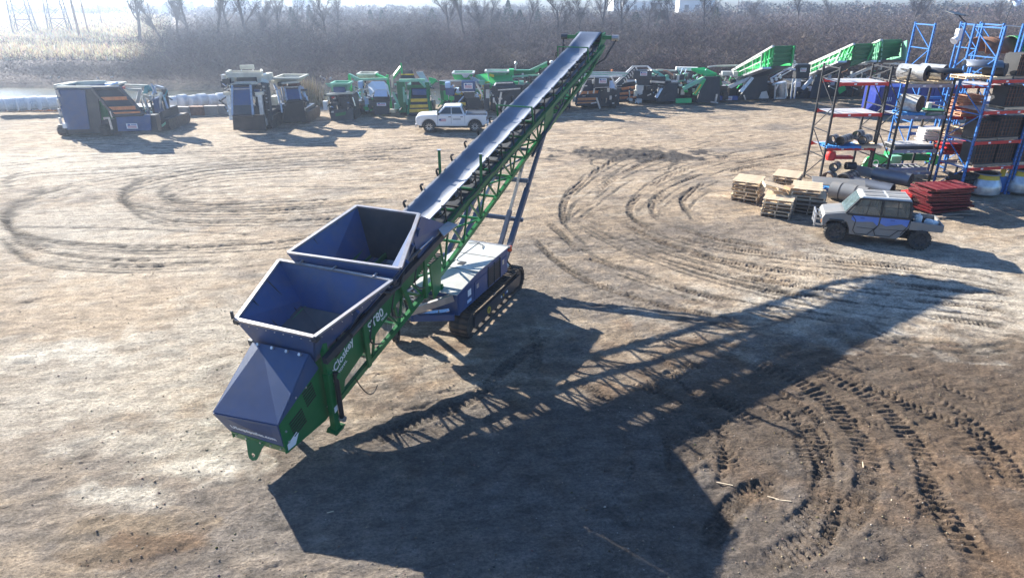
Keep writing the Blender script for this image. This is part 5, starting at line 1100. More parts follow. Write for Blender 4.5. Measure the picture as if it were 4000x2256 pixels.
m.bar('red_arm','red',(474,344,1.6),(488,342,1.6),.16); m.box('side_box','grey',600,385,615,440,.2,1); m.cyl('drive_drum','grey',(600,492,-.2),(622,500,-.2),.25); m.slab('end_tray','lgreen',[(628,490,-.2),(646,476,-.2),(646,486,-.2),(630,500,-.2)],.05)
m.clutter(560,655,345,480,22,['dgrey','silver','teal','grey'],.3,1.6); m.rail([(480,350,2.4),(560,350,2.4)],'silver',.3)
# 2 large cream topped screener
m=Mach('screener','tall cream topped screener with a broad blue grey front belt','screener',965,512)
m.tracks(912,1052,3.8,.9,.55,.5); m.under(915,1050,440,488,1.0,4.5)
m.belt([(909,336,-.2),(980,334,-.2),(990,450,-1.1),(910,452,-1.1)],'grey','silver',0,rail=.14); m.slab('belt_tail','dgrey',[(910,412,-.85),(992,410,-.85),(996,450,-1.1),(912,452,-1.1)],.05)
m.slab('rock_apron','rubber',[(908,452,-1.1),(1030,448,-1.0),(1040,512,-.9),(912,508,-1.0)],.12)
m.bar('serrated_scraper','silver',(911,349,-.35),(975,347,-.35),.08,.05)
m.slab('hopper_front','cream',[(886,284,.8),(1024,282,.8),(1020,300,.8),(890,304,.8)],.1); m.slab('hopper_back','cream',[(900,277,3.2),(1020,275,3.2),(1020,292,3.2),(900,294,3.2)],.08)
m.bar('hopper_rim','cream',(886,286,.8),(900,278,3.2),.2,.2); m.bar('hopper_rim','cream',(1024,283,.8),(1020,275,3.2),.14,.2)
for a,b in (((938,263),(992,262)),): m.bar('light_bar','cream',(*a,2),(*b,2),.16,.3)
m.bar('light_post','silver',(943,264,2),(943,278,2),.07); m.bar('light_post','silver',(988,264,2),(988,278,2),.07)
m.box('screen_mouth','black',925,302,1003,322,.9,2.5); m.box('screen_side','cream',888,300,915,330,.9,3.2); m.box('screen_side','cream',1004,296,1028,325,.9,3.2)
m.bar('cross_beam','cream',(903,331,.1),(1006,325,.1),.2,.14); m.bar('cross_beam','silver',(920,322,.5),(1000,320,.5),.1,.1)
m.slab('right_conveyor_frame','cream',[(1020,305,.8),(1048,320,.6),(1050,340,.5),(1020,330,.6)],.2)
m.slab('side_conveyor','dgrey',[(1018,322,.4),(1046,326,.4),(1062,470,.2),(1036,470,.2)],.35)
for i in range(9): m.bar('side_idler','silver',(1026+i*3.2,338+i*15,.3),(1034+i*3.2,340+i*15,.3),.12,.1)
for u,a,b in ((880,362,470),(1004,362,488)): 
    m.slab('support_leg','silver',[(u,a,-.3),(u+16,a,-.3),(u+32,b,-.5),(u+17,b,-.5)],.2); m.bar('leg_head','cream',(u-6,a+4,-.3),(u+26,a+2,-.3),.25,.2)
m.box('leg_foot','concrete',1026,465,1040,492,-.5,-.2); m.slab('leg_web','dred' if 0 else 'dgrey',[(998,378,0),(1012,378,0),(1018,440,0),(1000,430,0)],.06)
m.clutter(872,905,300,345,12,['cream','silver','black','dgrey'],.3,1.2); m.clutter(985,1050,335,480,22,['dgrey','silver','black','grey'],.0,.8); m.clutter(884,912,360,460,8,['dgrey','black','silver'],-.1,.6)
m.tube=None; o=MB().tube([m.p(892,412,-.7),m.p(896,422,-.8),m.p(908,425,-.9)],.05).build('white_hose','plastic',m.r)
# 3 smaller screener
m=Mach('screener','smaller cream and grey screener with a narrow blue belt, second of the pair','screener',1145,486)
m.tracks(1098,1200,3.4,.85,.5,.3); m.under(1100,1195,425,465,.7,3.6)
m.belt([(1112,342,0),(1168,342,0),(1178,392,-.7),(1122,396,-.7)],'grey','silver',0,rail=.12); m.slab('rock_apron','rubber',[(1118,398,-.7),(1182,395,-.7),(1198,476,-.5),(1105,478,-.5)],.12)
m.hopper('cream',(1068,1168,306,328,18),2.4,.5,.3,'cream'); m.slab('hopper_wing','cream',[(1056,312,.6),(1082,318,.4),(1078,345,.4),(1070,335,.5)],.08)
m.bar('cross_beam','cream',(1100,326,0),(1168,320,0),.18,.12); m.box('screen_mouth','rust',1104,328,1162,340,.1,1); m.bar('serrated_scraper','silver',(1112,341,-.2),(1166,340,-.2),.08,.06)
m.box('intake_shroud','black',1082,322,1100,340,.2,1,.1); m.box('cream_cabinet','cream',1056,378,1078,412,.6,1.6); m.box('cream_cabinet_base','dgrey',1060,412,1098,438,.6,1.8)
for a,b in (((1078,342),(1092,404)),((1090,350),(1105,402)),((1100,340),(1112,392)),((1172,336),(1190,380)),((1180,340),(1200,396)),((1070,330),(1078,350)),((1095,392),(1102,440))): m.bar('side_arm','silver',(*a,.2),(*b,-.1),.12,.14)
m.slab('support_leg','cream',[(1062,438,0),(1072,438,0),(1080,480,-.1),(1068,480,-.1)],.25); m.bar('black_tray','black',(1180,392,-.3),(1206,396,-.3),.3,.1)
m.clutter(1090,1200,345,430,16,['silver','dgrey','black'],0,.8)
# 4 low dark tracked conveyor
m=Mach('screener','low dark machine with a pale green hopper on top, right of the dry reeds','screener',1330,470)
m.tracks(1290,1385,3,.7,.45,.2); m.box('engine_bay','black',1290,370,1380,460,.4,2.6,.04); m.slab('front_apron','dgrey',[(1285,430,-.1),(1378,425,-.1),(1382,474,-.2),(1295,476,-.2)],.1)
m.hopper('lgreen',(1292,1360,328,358,8),1.6,.5,.6,'lgreen'); m.slab('pale_wing','lgreen',[(1270,326,.5),(1298,326,.5),(1296,340,.5),(1284,340,.5)],.06); m.box('hopper_throat','grey',1302,342,1345,362,.4,1.4)
m.bar('handrail','cream',(1276,370,-.1),(1372,362,-.1),.16,.14); m.bar('handrail','silver',(1280,366,.4),(1378,364,.4),.08); m.box('radiator_grille','dgrey',1300,382,1365,425,.3,.4)
m.slab('green_shape','green',[(1310,443,-.16),(1352,436,-.16),(1350,448,-.16),(1312,455,-.16)],.03,(0,-1,0)); m.box('white_panel','plastic',1262,396,1278,430,.2,.6); m.bar('red_hose','red',(1296,382,.1),(1306,381,.1),.1)
m.clutter(1282,1378,372,455,22,['black','dgrey','silver','dgrey'],-.1,.4,(.1,.4))
# 5 green with the white conveyor hood
m=Mach('screener','green framed machine with a rounded white hood and a pink sign below it','screener',1462,452)
m.tracks(1400,1520,3.6,.85,.5,.3); m.under(1400,1515,395,440,.8,3.8)
for u in (1372,1520): m.bar('frame_post','bgreen',(u-8,292,.3),(u+10,438,.1),.18,.2)
m.bar('frame_top','lgreen',(1364,292,.4),(1400,310,-.1),.2,.2); m.bar('frame_top','lgreen',(1385,312,0),(1515,308,0),.22,.16); m.hopper('cream',(1395,1462,291,305,4),1.6,.4,.8,'cream'); m.bar('frame_top','bgreen',(1470,292,.9),(1512,310,.0),.2,.2)
k=MB(); 
for i in range(7):
    a=math.pi*i/6; 
hood=[m.p(1436,332,-.2),m.p(1452,318,-.4),m.p(1500,318,-.4),m.p(1516,334,-.2)]; lo=[m.p(1445,375,-.9),m.p(1470,350,-1.1),m.p(1512,350,-1.1),m.p(1524,378,-.9)]
MB().add(hood+lo,[(0,1,5,4),(1,2,6,5),(2,3,7,6)]).build('conveyor_hood','white',m.r).modifiers.new('s','SOLIDIFY').thickness=.05
m.slab('hood_front','dish',[(1466,350,-1.05),(1510,350,-1.05),(1514,378,-1.1),(1460,378,-1.1)],.05); m.box('hood_mouth','black',1458,372,1520,402,-.9,-.3); m.slab('sign_board','dgrey',[(1452,400,-1.0),(1522,398,-1.0),(1520,446,-1.0),(1466,448,-1.0)],.1); m.sign(1472,402,1508,414,-1.06)
m.box('dust_unit','dish',1398,318,1415,346,.0,.6,.05); m.box('wood_box','cream',1522,428,1545,440,-.5,.0)
for a,b in (((1382,340),(1392,436)),((1410,345),(1420,390)),((1395,355),(1440,345))): m.bar('side_arm','silver',(*a,0),(*b,0),.12)
m.clutter(1395,1455,325,430,22,['dgrey','bgreen','dish','black','silver'],.1,.9)
# 6 green tall with yellow flights
m=Mach('screener','deep green screener with a yellow striped belt behind the pickup bonnet','screener',1612,458)
m.tracks(1560,1680,3.6,.85,.5,.6); m.under(1555,1672,400,440,1.2,4)
m.bar('frame_top','lgreen',(1560,315,0),(1660,313,0),.3,.2); m.slab('side_plate','green',[(1548,318,.1),(1572,318,.1),(1590,440,0),(1560,440,0)],.15); m.slab('side_plate','green',[(1660,322,.1),(1676,322,.1),(1690,440,0),(1674,440,0)],.15)
m.slab('upper_belt','rubber',[(1565,275,1.6),(1610,274,1.6),(1622,308,.7),(1564,306,.7)],.1); m.bar('upper_belt_bar','yellow',(1566,292,1.1),(1616,292,1.1),.12,.1); m.bar('flight_bar','yellow',(1566,300,1.0),(1618,300,1.0),.1,.08)
m.bar('mast','bgreen',(1530,310,.8),(1566,262,1.4),.18,.2); m.bar('mast','bgreen',(1566,246,1.4),(1572,300,1.2),.14); m.slab('pale_side_belt','roof',[(1625,282,1.2),(1650,280,1.2),(1688,342,.6),(1670,350,.6)],.1)
m.box('screen_body','green',1590,332,1672,352,-.1,2); m.box('screen_mouth','black',1606,318,1648,332,-.1,.3)
m.belt([(1605,350,-.3),(1668,350,-.3),(1680,445,-1.1),(1595,448,-1.1)],'rubber','green',0,'yellow',nfr=[.42,.66,.84]); m.box('roller_hood','grey',1610,350,1665,372,-.6,-.3,.05)
m.slab('old_ladder','wood',[(1524,295,.2),(1536,290,.2),(1534,345,.1),(1530,346,.1)],.08)
for a,b in (((1585,370),(1592,410)),((1640,318),(1662,340)),((1576,340),(1580,400)),((1536,360),(1560,420))): m.bar('side_arm','lgreen',(*a,-.2),(*b,-.3),.14)
m.clutter(1545,1600,325,435,16,['green','lgreen','dgrey','silver'],-.1,.8); m.clutter(1660,1700,325,430,10,['green','black','lgreen'],-.1,.8)
# 7 green with blue grey sign box
m=Mach('screener','green machine with a blue grey box carrying a large sign, above the pickup cab','screener',1800,440)
m.tracks(1745,1885,3.4,.8,.5,.6); m.under(1740,1880,385,425,1.0,3.8)
m.slab('side_plate','bgreen',[(1674,302,.4),(1700,308,.4),(1712,320,.2),(1680,330,.2)],.12); m.slab('side_plate','green',[(1716,316,.2),(1740,320,.2),(1746,420,0),(1724,410,0)],.2); m.slab('side_plate','bgreen',[(1730,328,-.1),(1745,328,-.1),(1752,392,-.1),(1735,392,-.1)],.1)
m.hopper('bgreen',(1768,1848,288,318,14),1.8,.5,.5,'roof'); m.slab('spill_plate','roof',[(1800,288,.4),(1838,288,.4),(1824,304,.4),(1812,304,.4)],.06)
m.box('sign_box','grey',1803,318,1856,360,-.7,.1,.03); m.box('skirt','dgrey',1812,360,1852,382,-.6,0); m.sign(1812,325,1846,347,-.72); m.bar('bolt_strip','silver',(1804,359,-.72),(1855,358,-.72),.04)
m.box('blue_tank','dish',1738,322,1758,345,-.3,.3,.06); m.box('blue_pump','grey',1740,345,1775,372,-.3,.3,.06)
m.belt([(1768,352,.3),(1808,352,.3),(1826,418,-.3),(1778,418,-.3)],'rubber','dgrey',0,'yellow',nfr=[.18,.8]); m.slab('black_apron','rubber',[(1820,385,-.2),(1872,380,-.2),(1888,425,-.3),(1815,425,-.3)],.1)
m.bar('frame_top','roof',(1716,318,.3),(1870,312,.6),.16,.12); m.bar('side_arm','silver',(1856,318,0),(1885,372,0),.16)
for i in range(3): m.bar('pale_slat','roof',(1834+i*10,298+i*3,.6),(1865+i*8,330,.2),.1,.1)
m.clutter(1730,1800,325,410,26,['lgreen','dgrey','silver','dish','black','bgreen'],-.2,.8); m.clutter(1850,1890,335,420,10,['lgreen','silver','dgrey'],-.1,.8)
# 8 green ribbed deck, black drum front
m=Mach('screener','bright green ribbed deck machine with a black rounded front, right of the pickup','screener',1985,442)
m.tracks(1925,2060,3.6,.85,.5,.5); m.under(1915,2055,375,430,.8,3.8)
m.slab('green_deck','bgreen',[(1855,300,2.2),(1985,283,2.6),(2010,330,.6),(1905,345,.4)],.15,(0,0,1))
for i in range(9): m.bar('deck_slat',['roof','yellow','bgreen'][i%3],(1862+i*15,298-i*1.4,2.3),(1888+i*13,332+ (i%2)*5,.8),.13,.18)
m.hopper('lgreen',(1896,1986,281,300,22),1.6,.4,1.6,'roof'); m.bar('yellow_beam','yellow',(1905,292,1.4),(1930,297,1.4),.22,.2)
m.slab('front_drum','black',[(1925,330,-.5),(2050,332,-.5),(2068,420,-.8),(1935,425,-.8)],.2); m.slab('drum_hood','dgrey',[(1935,325,-.3),(2005,322,-.3),(2020,346,-.6),(1925,348,-.6)],.1,(0,0,1))
m.bar('hood_rim','silver',(1925,345,-.7),(1938,325,-.4),.1); m.bar('hood_rim','silver',(1938,325,-.4),(2004,323,-.4),.1); m.bar('hood_rim','silver',(1945,352,-.8),(2035,346,-.7),.1)
m.box('left_pillar','dgrey',1890,330,1912,436,-.6,0,.03); m.box('left_pillar_lid','roof',1898,350,1912,384,-.65,-.6); m.bar('ram','silver',(1958,360,-1),(1948,420,-1),.16); m.bar('ram','silver',(1975,395,-1),(1962,436,-1),.14)
m.box('green_box','bgreen',2000,320,2025,345,.2,1); m.box('green_box','lgreen',2028,318,2046,345,.3,1)
m.clutter(1918,1970,345,425,14,['silver','black','dgrey'],-.9,-.5,(.1,.4)); m.clutter(1860,1920,310,400,14,['bgreen','lgreen','silver','yellow'],.0,1.2)
# 9 green truck-like machine half hidden by the boom
m=Mach('screener','green machine with a raised chute half hidden behind the long boom','screener',2130,440)
m.tracks(2075,2215,3.6,.85,.5,.8); m.under(2060,2230,340,420,1.2,4.2,'dgrey'); m.box('green_cabinet','bgreen',1988,272,2008,296,1.5,2.4); m.bar('lamp_post','silver',(2012,290,1.6),(2014,252,1.6),.12); m.cyl('lamp_head','silver',(2014,250,1.6),(2018,244,1.6),.14)
m.box('green_beam','green',2006,275,2090,290,1.5,2.3); m.slab('raised_chute','bgreen',[(2070,278,1.6),(2135,246,1.6),(2140,258,1.6),(2080,292,1.6)],.9); m.bar('chute_rim','lgreen',(2068,276,1.6),(2138,243,1.6),.16,.12); m.box('white_tip','plastic',2148,238,2162,250,1.4,1.9,.08)
m.bar('frame_top','lgreen',(2000,300,1),(2120,292,1),.18,.14); m.box('front_guard','black',2050,330,2200,420,-.2,.6); m.slab('green_flap','bgreen',[(2190,330,-.2),(2222,350,-.2),(2225,390,-.3),(2195,385,-.3)],.08)
m.clutter(2000,2220,295,400,34,['bgreen','lgreen','silver','dgrey','dish'],.0,1.6)
# 10 dark with long yellow bars and sign
m=Mach('screener','dark machine with amber belt bars and a centred sign, just right of the boom','screener',2340,425)
m.tracks(2275,2410,3.6,.85,.5,.4); m.under(2265,2420,350,415,.7,3.8)
m.belt([(2262,330,.2),(2350,325,.2),(2330,408,-.6),(2250,410,-.6)],'rubber','dgrey',0,'orange',nfr=[.4,.72,.92]); m.box('sign_box','dgrey',2322,303,2380,345,-.7,0,.03); m.sign(2340,307,2370,326,-.75); m.bar('bolt_strip','silver',(2324,343,-.72),(2378,341,-.72),.04); m.box('blue_unit','dish',2382,318,2402,345,-.5,0,.04)
for i in range(6): m.bar('roof_lattice',['roof','lgreen','silver'][i%3],(2265+i*6,292-i*2,2.4),(2440+i*3,300-i*3,1.6),.12,.12)
m.bar('frame_top','silver',(2262,302,.4),(2430,298,.4),.16,.16); m.box('orange_lamp','orange',2388,272,2394,280,1,1.2); m.bar('leg','silver',(2330,382,-.9),(2344,424,-.9),.14); m.bar('leg','silver',(2308,404,-.9),(2330,400,-.9),.1); m.cyl('tank','cream',(2245,378,-.3),(2243,398,-.3),.16)
for a,b in (((2290,312),(2272,352)),((2275,350),(2262,370)),((2322,345),(2318,365)),((2388,300),(2408,340))): m.bar('side_arm','silver',(*a,-.5),(*b,-.5),.13)
m.clutter(2265,2420,312,405,26,['silver','dgrey','black','dgrey'],-.3,.8)
# 11 white lattice arm and sign box
m=Mach('screener','machine with a whitish cable laden arm rising to a sign box, right of centre','screener',2520,404)
m.tracks(2455,2590,3.6,.85,.5,.6); m.under(2440,2590,335,392,.9,3.8)
m.belt([(2400,335,.3),(2480,322,.3),(2490,392,-.4),(2398,396,-.4)],'rubber','dgrey',0,'orange',nfr=[.25,.55,.8])
m.slab('cable_arm','dgrey',[(2478,262,-.3),(2492,270,-.3),(2416,342,-.6),(2404,330,-.6)],.3); 
for i in range(9): m.bar('cable','silver',(2484-i*8,264+i*7.5,-.45),(2490-i*8,276+i*7.5,-.45),.12,.1)
m.bar('arm_rail','silver',(2470,261,-.4),(2404,322,-.7),.1); m.box('sign_box','dgrey',2476,276,2546,308,-.7,.1,.03); m.slab('sign_skirt','dgrey',[(2484,308,-.6),(2540,308,-.6),(2535,334,-.6),(2490,334,-.6)],.1); m.sign(2501,280,2528,296,-.75); m.bar('box_frame','silver',(2468,260,.3),(2528,259,.3),.12); m.bar('box_frame','silver',(2528,259,.3),(2548,276,-.6),.12)
m.box('pale_unit','roof',2484,334,2514,354,-.7,-.3,.03); m.clutter(2455,2500,345,395,10,['roof','cream','silver'],-.8,-.4,(.2,.5)); m.clutter(2480,2600,300,392,16,['dgrey','silver','black'],-.2,.8)
# 12 green brown
m=Mach('screener','pale green and brown decked machine beside the sign box machine','screener',2640,402)
m.tracks(2575,2700,3.6,.85,.5,.5); m.under(2560,2720,335,392,.8,3.6,'black')
m.slab('pale_side_plate','lgreen',[(2545,276,.2),(2566,276,.2),(2622,312,-.1),(2600,312,-.1)],.1); m.slab('brown_deck','rust',[(2588,276,1.2),(2606,274,1.2),(2642,300,.2),(2624,304,.2)],.12); m.bar('deck_edge','roof',(2550,274,1.6),(2640,276,1.6),.12,.14); m.bar('deck_edge','cream',(2566,274,1.2),(2590,274,1.2),.12,.16)
m.box('black_hood','black',2545,300,2600,328,-.3,.6,.04); m.bar('hood_rim','silver',(2540,318,-.4),(2596,322,-.4),.22,.16); m.slab('leg','silver',[(2582,344,-.7),(2590,346,-.7),(2568,384,-.9),(2558,380,-.9)],.1)
m.slab('front_apron','black',[(2605,325,-.3),(2645,328,-.3),(2650,395,-.5),(2565,398,-.5)],.12); m.clutter(2545,2650,285,380,24,['silver','roof','dgrey','lgreen','black'],-.2,.9)
# 13 bright green angled arms
m=Mach('screener','bright green machine with angled folded arms and a black drum front','screener',2780,402)
m.tracks(2705,2850,3.6,.85,.5,.6); m.under(2650,2840,335,395,1.2,4,'black')
m.bar('white_top_belt','plastic',(2640,268,1.6),(2725,270,1.4),.45,.3); m.slab('green_side','lgreen',[(2644,290,.2),(2680,290,.2),(2672,322,.2),(2650,322,.2)],.1); m.slab('green_ramp','bgreen',[(2700,275,.8),(2750,272,.8),(2800,296,-.1),(2760,302,-.1)],.2,(0,0,1))
m.slab('left_arm','lgreen',[(2748,300,-.7),(2758,310,-.7),(2672,354,-1),(2666,342,-1)],.3); m.slab('down_arm','bgreen',[(2745,312,-.9),(2758,312,-.9),(2722,374,-1.1),(2708,370,-1.1)],.25); m.bar('yellow_stripe','yellow',(2738,330,-1.0),(2714,366,-1.2),.1)
m.slab('front_drum','rubber',[(2752,300,-.6),(2812,300,-.6),(2812,398,-.9),(2720,400,-.9)],.25); m.slab('green_base','bgreen',[(2640,386,-.6),(2702,384,-.6),(2702,402,-.7),(2640,404,-.7)],.2)
m.slab('right_arm','green',[(2800,296,-.5),(2812,296,-.5),(2822,330,-.5),(2812,335,-.5)],.2); m.bar('leg','silver',(2800,368,-1),(2794,398,-1),.16); m.bar('leg_foot','silver',(2776,398,-1),(2804,402,-1),.16,.1)
m.clutter(2650,2760,285,360,30,['lgreen','bgreen','silver','rust','dgrey'],-.3,1.0)
# green ramp screens with walkways
def ramp(m,P,deckm='bgreen',side='green',dl=1.5,dh=-4.5):
    # the box wall climbs towards the yard and the camera, so its long side faces the sun
    (u0,v0),(u1,v1),(u2,v2),(u3,v3)=P
    q00=m.p(u0,v0,dl);q10=m.p(u1,v1,dh);q11=m.p(u2,v2,dh);q01=m.p(u3,v3,dl)
    d=(q10-q00).normalized(); nrm=Vector((d.y,-d.x,0)).normalized(); nrm=nrm if nrm.x<0 else -nrm
    S_=lambda f,g,o=0: q00.lerp(q10,f).lerp(q01.lerp(q11,f),g)+nrm*o
    MB().slab([q00,q10,q11,q01],.1,-nrm).build('screen_box_side',deckm,m.r)
    MB().bar(S_(0,0,.04),S_(1,0,.04),.2,.16).build('box_top_edge','roof',m.r)
    for i in range(9):
        f=(i+.5)/9; MB().bar(S_(f,.05,.05),S_(f,.97,.05),.09,.12).build('side_rib',deckm,m.r)
    for row in (.55,.8):
        for i in range(15):
            q=S_((i+.5)/15,row,.05); MB().box(q.x-.05,q.x+.05,q.y-.08,q.y+.08,q.z-.06,q.z+.06).build('side_bolt_cover','lgreen',m.r)
    k=MB()
    for g in (.34,.66): k.bar(S_(0,g,.8),S_(.93,g,.8),.07)
    k.build('handrail','roof',m.r)
    for i in range(5): MB().bar(S_(i*.93/4,.2,.8),S_(i*.93/4,.98,.8),.06).build('rail_post','roof',m.r)
    MB().bar(S_(-.02,1.04,.4),S_(1,1.04,.4),.8,.16,).build('walkway','silver',m.r)
    e=Vector((2.3,.9,0)); MB().slab([q10,q10+e,q10+e-Vector((0,0,1.3)),q10-Vector((0,0,1.9))],.1,(0,1,0)).build('screen_box_end',side,m.r)  # end and louvres in darker green: shade of the camera-facing end put into paint
    for i in range(4):
        z=Vector((0,0,-.25-i*.38)); MB().bar(q10+z+Vector((.1,-.1,0)),q10+e*.97+z+Vector((0,-.1,0)),.12,.14).build('end_louvre',side,m.r)
    o2=-nrm*2.0; MB().slab([q00+o2,q10+o2,q11+o2,q01+o2],.1,-nrm).build('screen_box_side',deckm,m.r)
    MB().slab([q01,q11,q11+o2,q01+o2],.08,(0,0,1)).build('screen_deck','dgrey',m.r)
m=Mach('screener','machine with a steep bright green screen box and white walkway, left of the two ramps','screener',2960,392)
m.tracks(2890,3040,3.8,.9,.55,.8); m.under(2850,3060,335,385,1.0,4.4,'black')
ramp(m,[(2862,275),(3022,181),(3012,262),(2890,308)])
m.bar('walkway','silver',(3008,266,-.7),(3100,270,-.4),.8,.16); m.rail([(3012,266,-1.0),(3050,268,-1.0),(3095,270,-.8)],'roof',1.1); m.bar('white_arch','roof',(2765,262,1.2),(2800,258,1.2),.12); m.bar('white_arch','cream',(2800,258,1.2),(2890,256,1.2),.14,.14)
m.slab('fold_arm','lip',[(2930,298,-.8),(2944,304,-.8),(2856,346,-1.1),(2844,336,-1.1)],.3); m.slab('down_arm','silver',[(2936,300,-1),(2946,306,-1),(2900,362,-1.3),(2888,358,-1.3)],.2); m.box('lower_sign_beam','bprint',2812,376,2882,392,-.9,-.6); m.sign(2836,377,2860,391,-.95)
m.slab('front_drum','rubber',[(2944,300,-.6),(3000,296,-.6),(2995,385,-.8),(2880,392,-.8)],.25); m.box('grey_unit','roof',2822,280,2872,296,.0,.6); m.clutter(2815,2930,285,350,26,['silver','roof','black','bgreen'],-.4,.8); m.bar('leg','silver',(2906,372,-1.2),(2912,390,-1.2),.1)
# wheels and water tank seen under the box
m.cyl('road_wheel','tyre',(2988,385,-1),(2988,385,-.7),.42); m.slab('axle_plate','roof',[(2975,360,-1.1),(2995,356,-1.1),(3005,385,-1.1),(2965,385,-1.1)],.08); m.cyl('water_tank','silver',(3050,322,-.3),(3056,378,-.3),.5); 
for a,b in (((3028,330),(3026,388)),((3070,318),(3068,384)),((3026,384),(3066,384)),((3040,330),(3030,350))): m.bar('tank_cradle','silver',(*a,-.9),(*b,-.9),.12)
m=Mach('screener','black machine with boxed sign and long diagonal dark belt between the green ramps','screener',3130,390)
m.tracks(3070,3190,3.4,.8,.5,.6); m.under(3080,3180,330,384,.6,3.4,'black')
m.box('sign_box','black',3112,252,3164,308,-.6,.3,.04); m.sign(3127,266,3150,281,-.65); m.slab('long_belt','dgrey',[(3090,278,-.5),(3112,252,-.5),(3110,272,-.5),(3005,324,-.9)],.4); m.bar('belt_edge','silver',(3008,308,-.95),(3114,250,-.55),.1,.12)
for i in range(3): m.bar('belt_sign','wprint',(3012+i*16,318-i*8,-1.0),(3020+i*16,314-i*8,-1.0),.1,.35)
m.bar('rust_edge','rust',(3004,325,-.95),(3050,314,-.8),.12); m.bar('white_tee','roof',(3076,214,.6),(3105,216,.6),.3,.1); m.bar('white_tee_post','silver',(3092,218,.6),(3090,250,.6),.14); m.box('pale_hood','roof',3064,238,3110,252,.4,1.2,.04)
for u in (3098,3112): m.bar('frame_post','silver',(u,308,-.6),(u-10,386,-.7),.12)
m.clutter(3085,3180,310,380,16,['silver','black','dgrey'],-.4,.6)
m=Mach('screener','machine with the right hand bright green screen ramp and white walkway','screener',3260,386)
m.tracks(3190,3340,3.8,.9,.55,.8); m.under(3170,3330,330,378,1.0,4.2,'black')
ramp(m,[(3164,250),(3338,172),(3308,238),(3166,298)])
m.slab('fold_arm','lip',[(3170,305,-.9),(3178,312,-.9),(3140,352,-1.1),(3130,346,-1.1)],.25); m.bar('walkway','silver',(3305,246,-.7),(3380,250,-.5),.8,.14); m.rail([(3306,245,-1.0),(3342,247,-1.0),(3378,249,-.9)],'roof',1.1)
m.slab('black_side','black',[(3180,310,-.3),(3230,290,-.3),(3230,380,-.5),(3160,384,-.5)],.3); m.slab('green_flap','bgreen',[(3270,345,-.8),(3300,335,-.8),(3305,352,-.8),(3280,368,-.8)],.06); m.clutter(3150,3320,290,350,24,['silver','black','dgrey','roof'],-.4,.8)
m=Mach('screener','paler green screen machine with tan railings, behind the first storage rack','screener',3400,384)
m.tracks(3350,3470,3.6,.9,.5,.8); m.under(3320,3480,320,375,1.0,4,'rust')
ramp(m,[(3378,188),(3445,156),(3440,236),(3372,248)],'lgreen','green'); m.bar('long_arm','silver',(3320,300,-.8),(3430,250,-.6),.2,.25); m.bar('walkway','silver',(3440,246,-.7),(3510,250,-.5),.8,.14); m.rail([(3440,245,-1.0),(3470,246,-1.0),(3510,249,-.9)],'wood',1.1); m.clutter(3300,3450,250,350,30,['silver','black','rust','dgrey','green'],-.5,.8)
# white ribbed plastic tanks lying along the pond bank, low blocks
def wtank(u,v,L,r,lab,rz=0):
    c=G(u,v); t=thing('plastic_culvert','white ribbed plastic drum '+lab,'plastic drum',(c.x,c.y,.35),rz,'white plastic drums on the pond bank')
    prof=[(0,-L/2),(r*.8,-L/2)]; n_=6
    for i in range(n_): a=-L/2+L*i/n_; prof+=[(r*.86,a+.02),(r,a+L/n_*.25),(r,a+L/n_*.75),(r*.86,a+L/n_-.02)]
    prof+=[(r*.8,L/2),(0,L/2)]
    o=MB().lathe(prof,(0,0,0),18,'x').build('drum_shell','plastic',t,smooth=True); o.location.z=r
    MB().box(-L*.35,L*.35,-.4,.4,0,.12).build('cradle','concrete',t)
names=['cut by the left picture edge','second from the left edge','third from the left edge','fourth from the left edge','fifth, just left of the crusher','nearest the crusher side']
for i in range(6): wtank(14+i*41,450-i*1.5,.85,.55,names[i],R(35+(i*37)%30))
nm2=['right beside the teal machine','second right of the teal machine','in the middle of the gap','fourth in the gap between the machines','fifth in the gap, near the tall screener','last, behind the tall screener leg']
for i in range(6): wtank(682+i*38,436-i*2,.75,.48+.05*(i%2),nm2[i],R(20+(i*53)%60))
for i in range(5):
    u=670+i*55; a=G(u,452-i*2); o=MB().box(-.62,.62,-.3,.3,0,.75).build('concrete_block',['concrete','rust'][i==2],None,bevel=.03); o.location=(a.x,a.y-.3,0); prop(o,['greenish grey concrete block beside the teal machine','grey concrete block below the white drums','rusty brown block in the middle of the gap','grey block right of the rusty one','last grey block by the tall screener'][i],'concrete block','low blocks before the white drums')
# ---------------------------------------------------------------- vegetation and far things
def slivers(name,mname,P,D,Wd,Cc,label,kind='stuff',parent=None,leaf=False):
    """P base points, D direction vectors, Wd widths, Cc colours: one thin triangle each"""
    n_=len(P); a=rng.normal(size=(n_,3)); s=np.cross(D,a); s/=np.linalg.norm(s,axis=1,keepdims=True)+1e-9
    V=np.empty((n_,3,3),np.float32); V[:,0]=P-s*Wd[:,None]/2; V[:,1]=P+s*Wd[:,None]/2; V[:,2]=P+D
    me=bpy.data.meshes.new(name); me.vertices.add(n_*3); me.vertices.foreach_set('co',V.ravel())
    me.loops.add(n_*3); me.loops.foreach_set('vertex_index',np.arange(n_*3)); me.polygons.add(n_); me.polygons.foreach_set('loop_start',np.arange(0,n_*3,3)); me.update()
    ca=me.color_attributes.new('tint','BYTE_COLOR','POINT'); c4=np.ones((n_,3,4),np.float32); c4[:,:,:3]=Cc[:,None,:]; ca.data.foreach_set('color',c4.ravel())
    me.materials.append(tintm); o=bpy.data.objects.new(name,me); COL.objects.link(o)
    if parent: o.parent=parent
    if label: prop(o,label,kind=kind)
    return o
tintm=bpy.data.materials.new('twig_and_grass'); tintm.use_nodes=True; n=tintm.node_tree; b=n.nodes['Principled BSDF']; b.inputs['Roughness'].default_value=1; b.inputs['Specular IOR Level'].default_value=.0
av=n.nodes.new('ShaderNodeVertexColor'); av.layer_name='tint'; n.links.new(av.outputs[0],b.inputs['Base Color'])
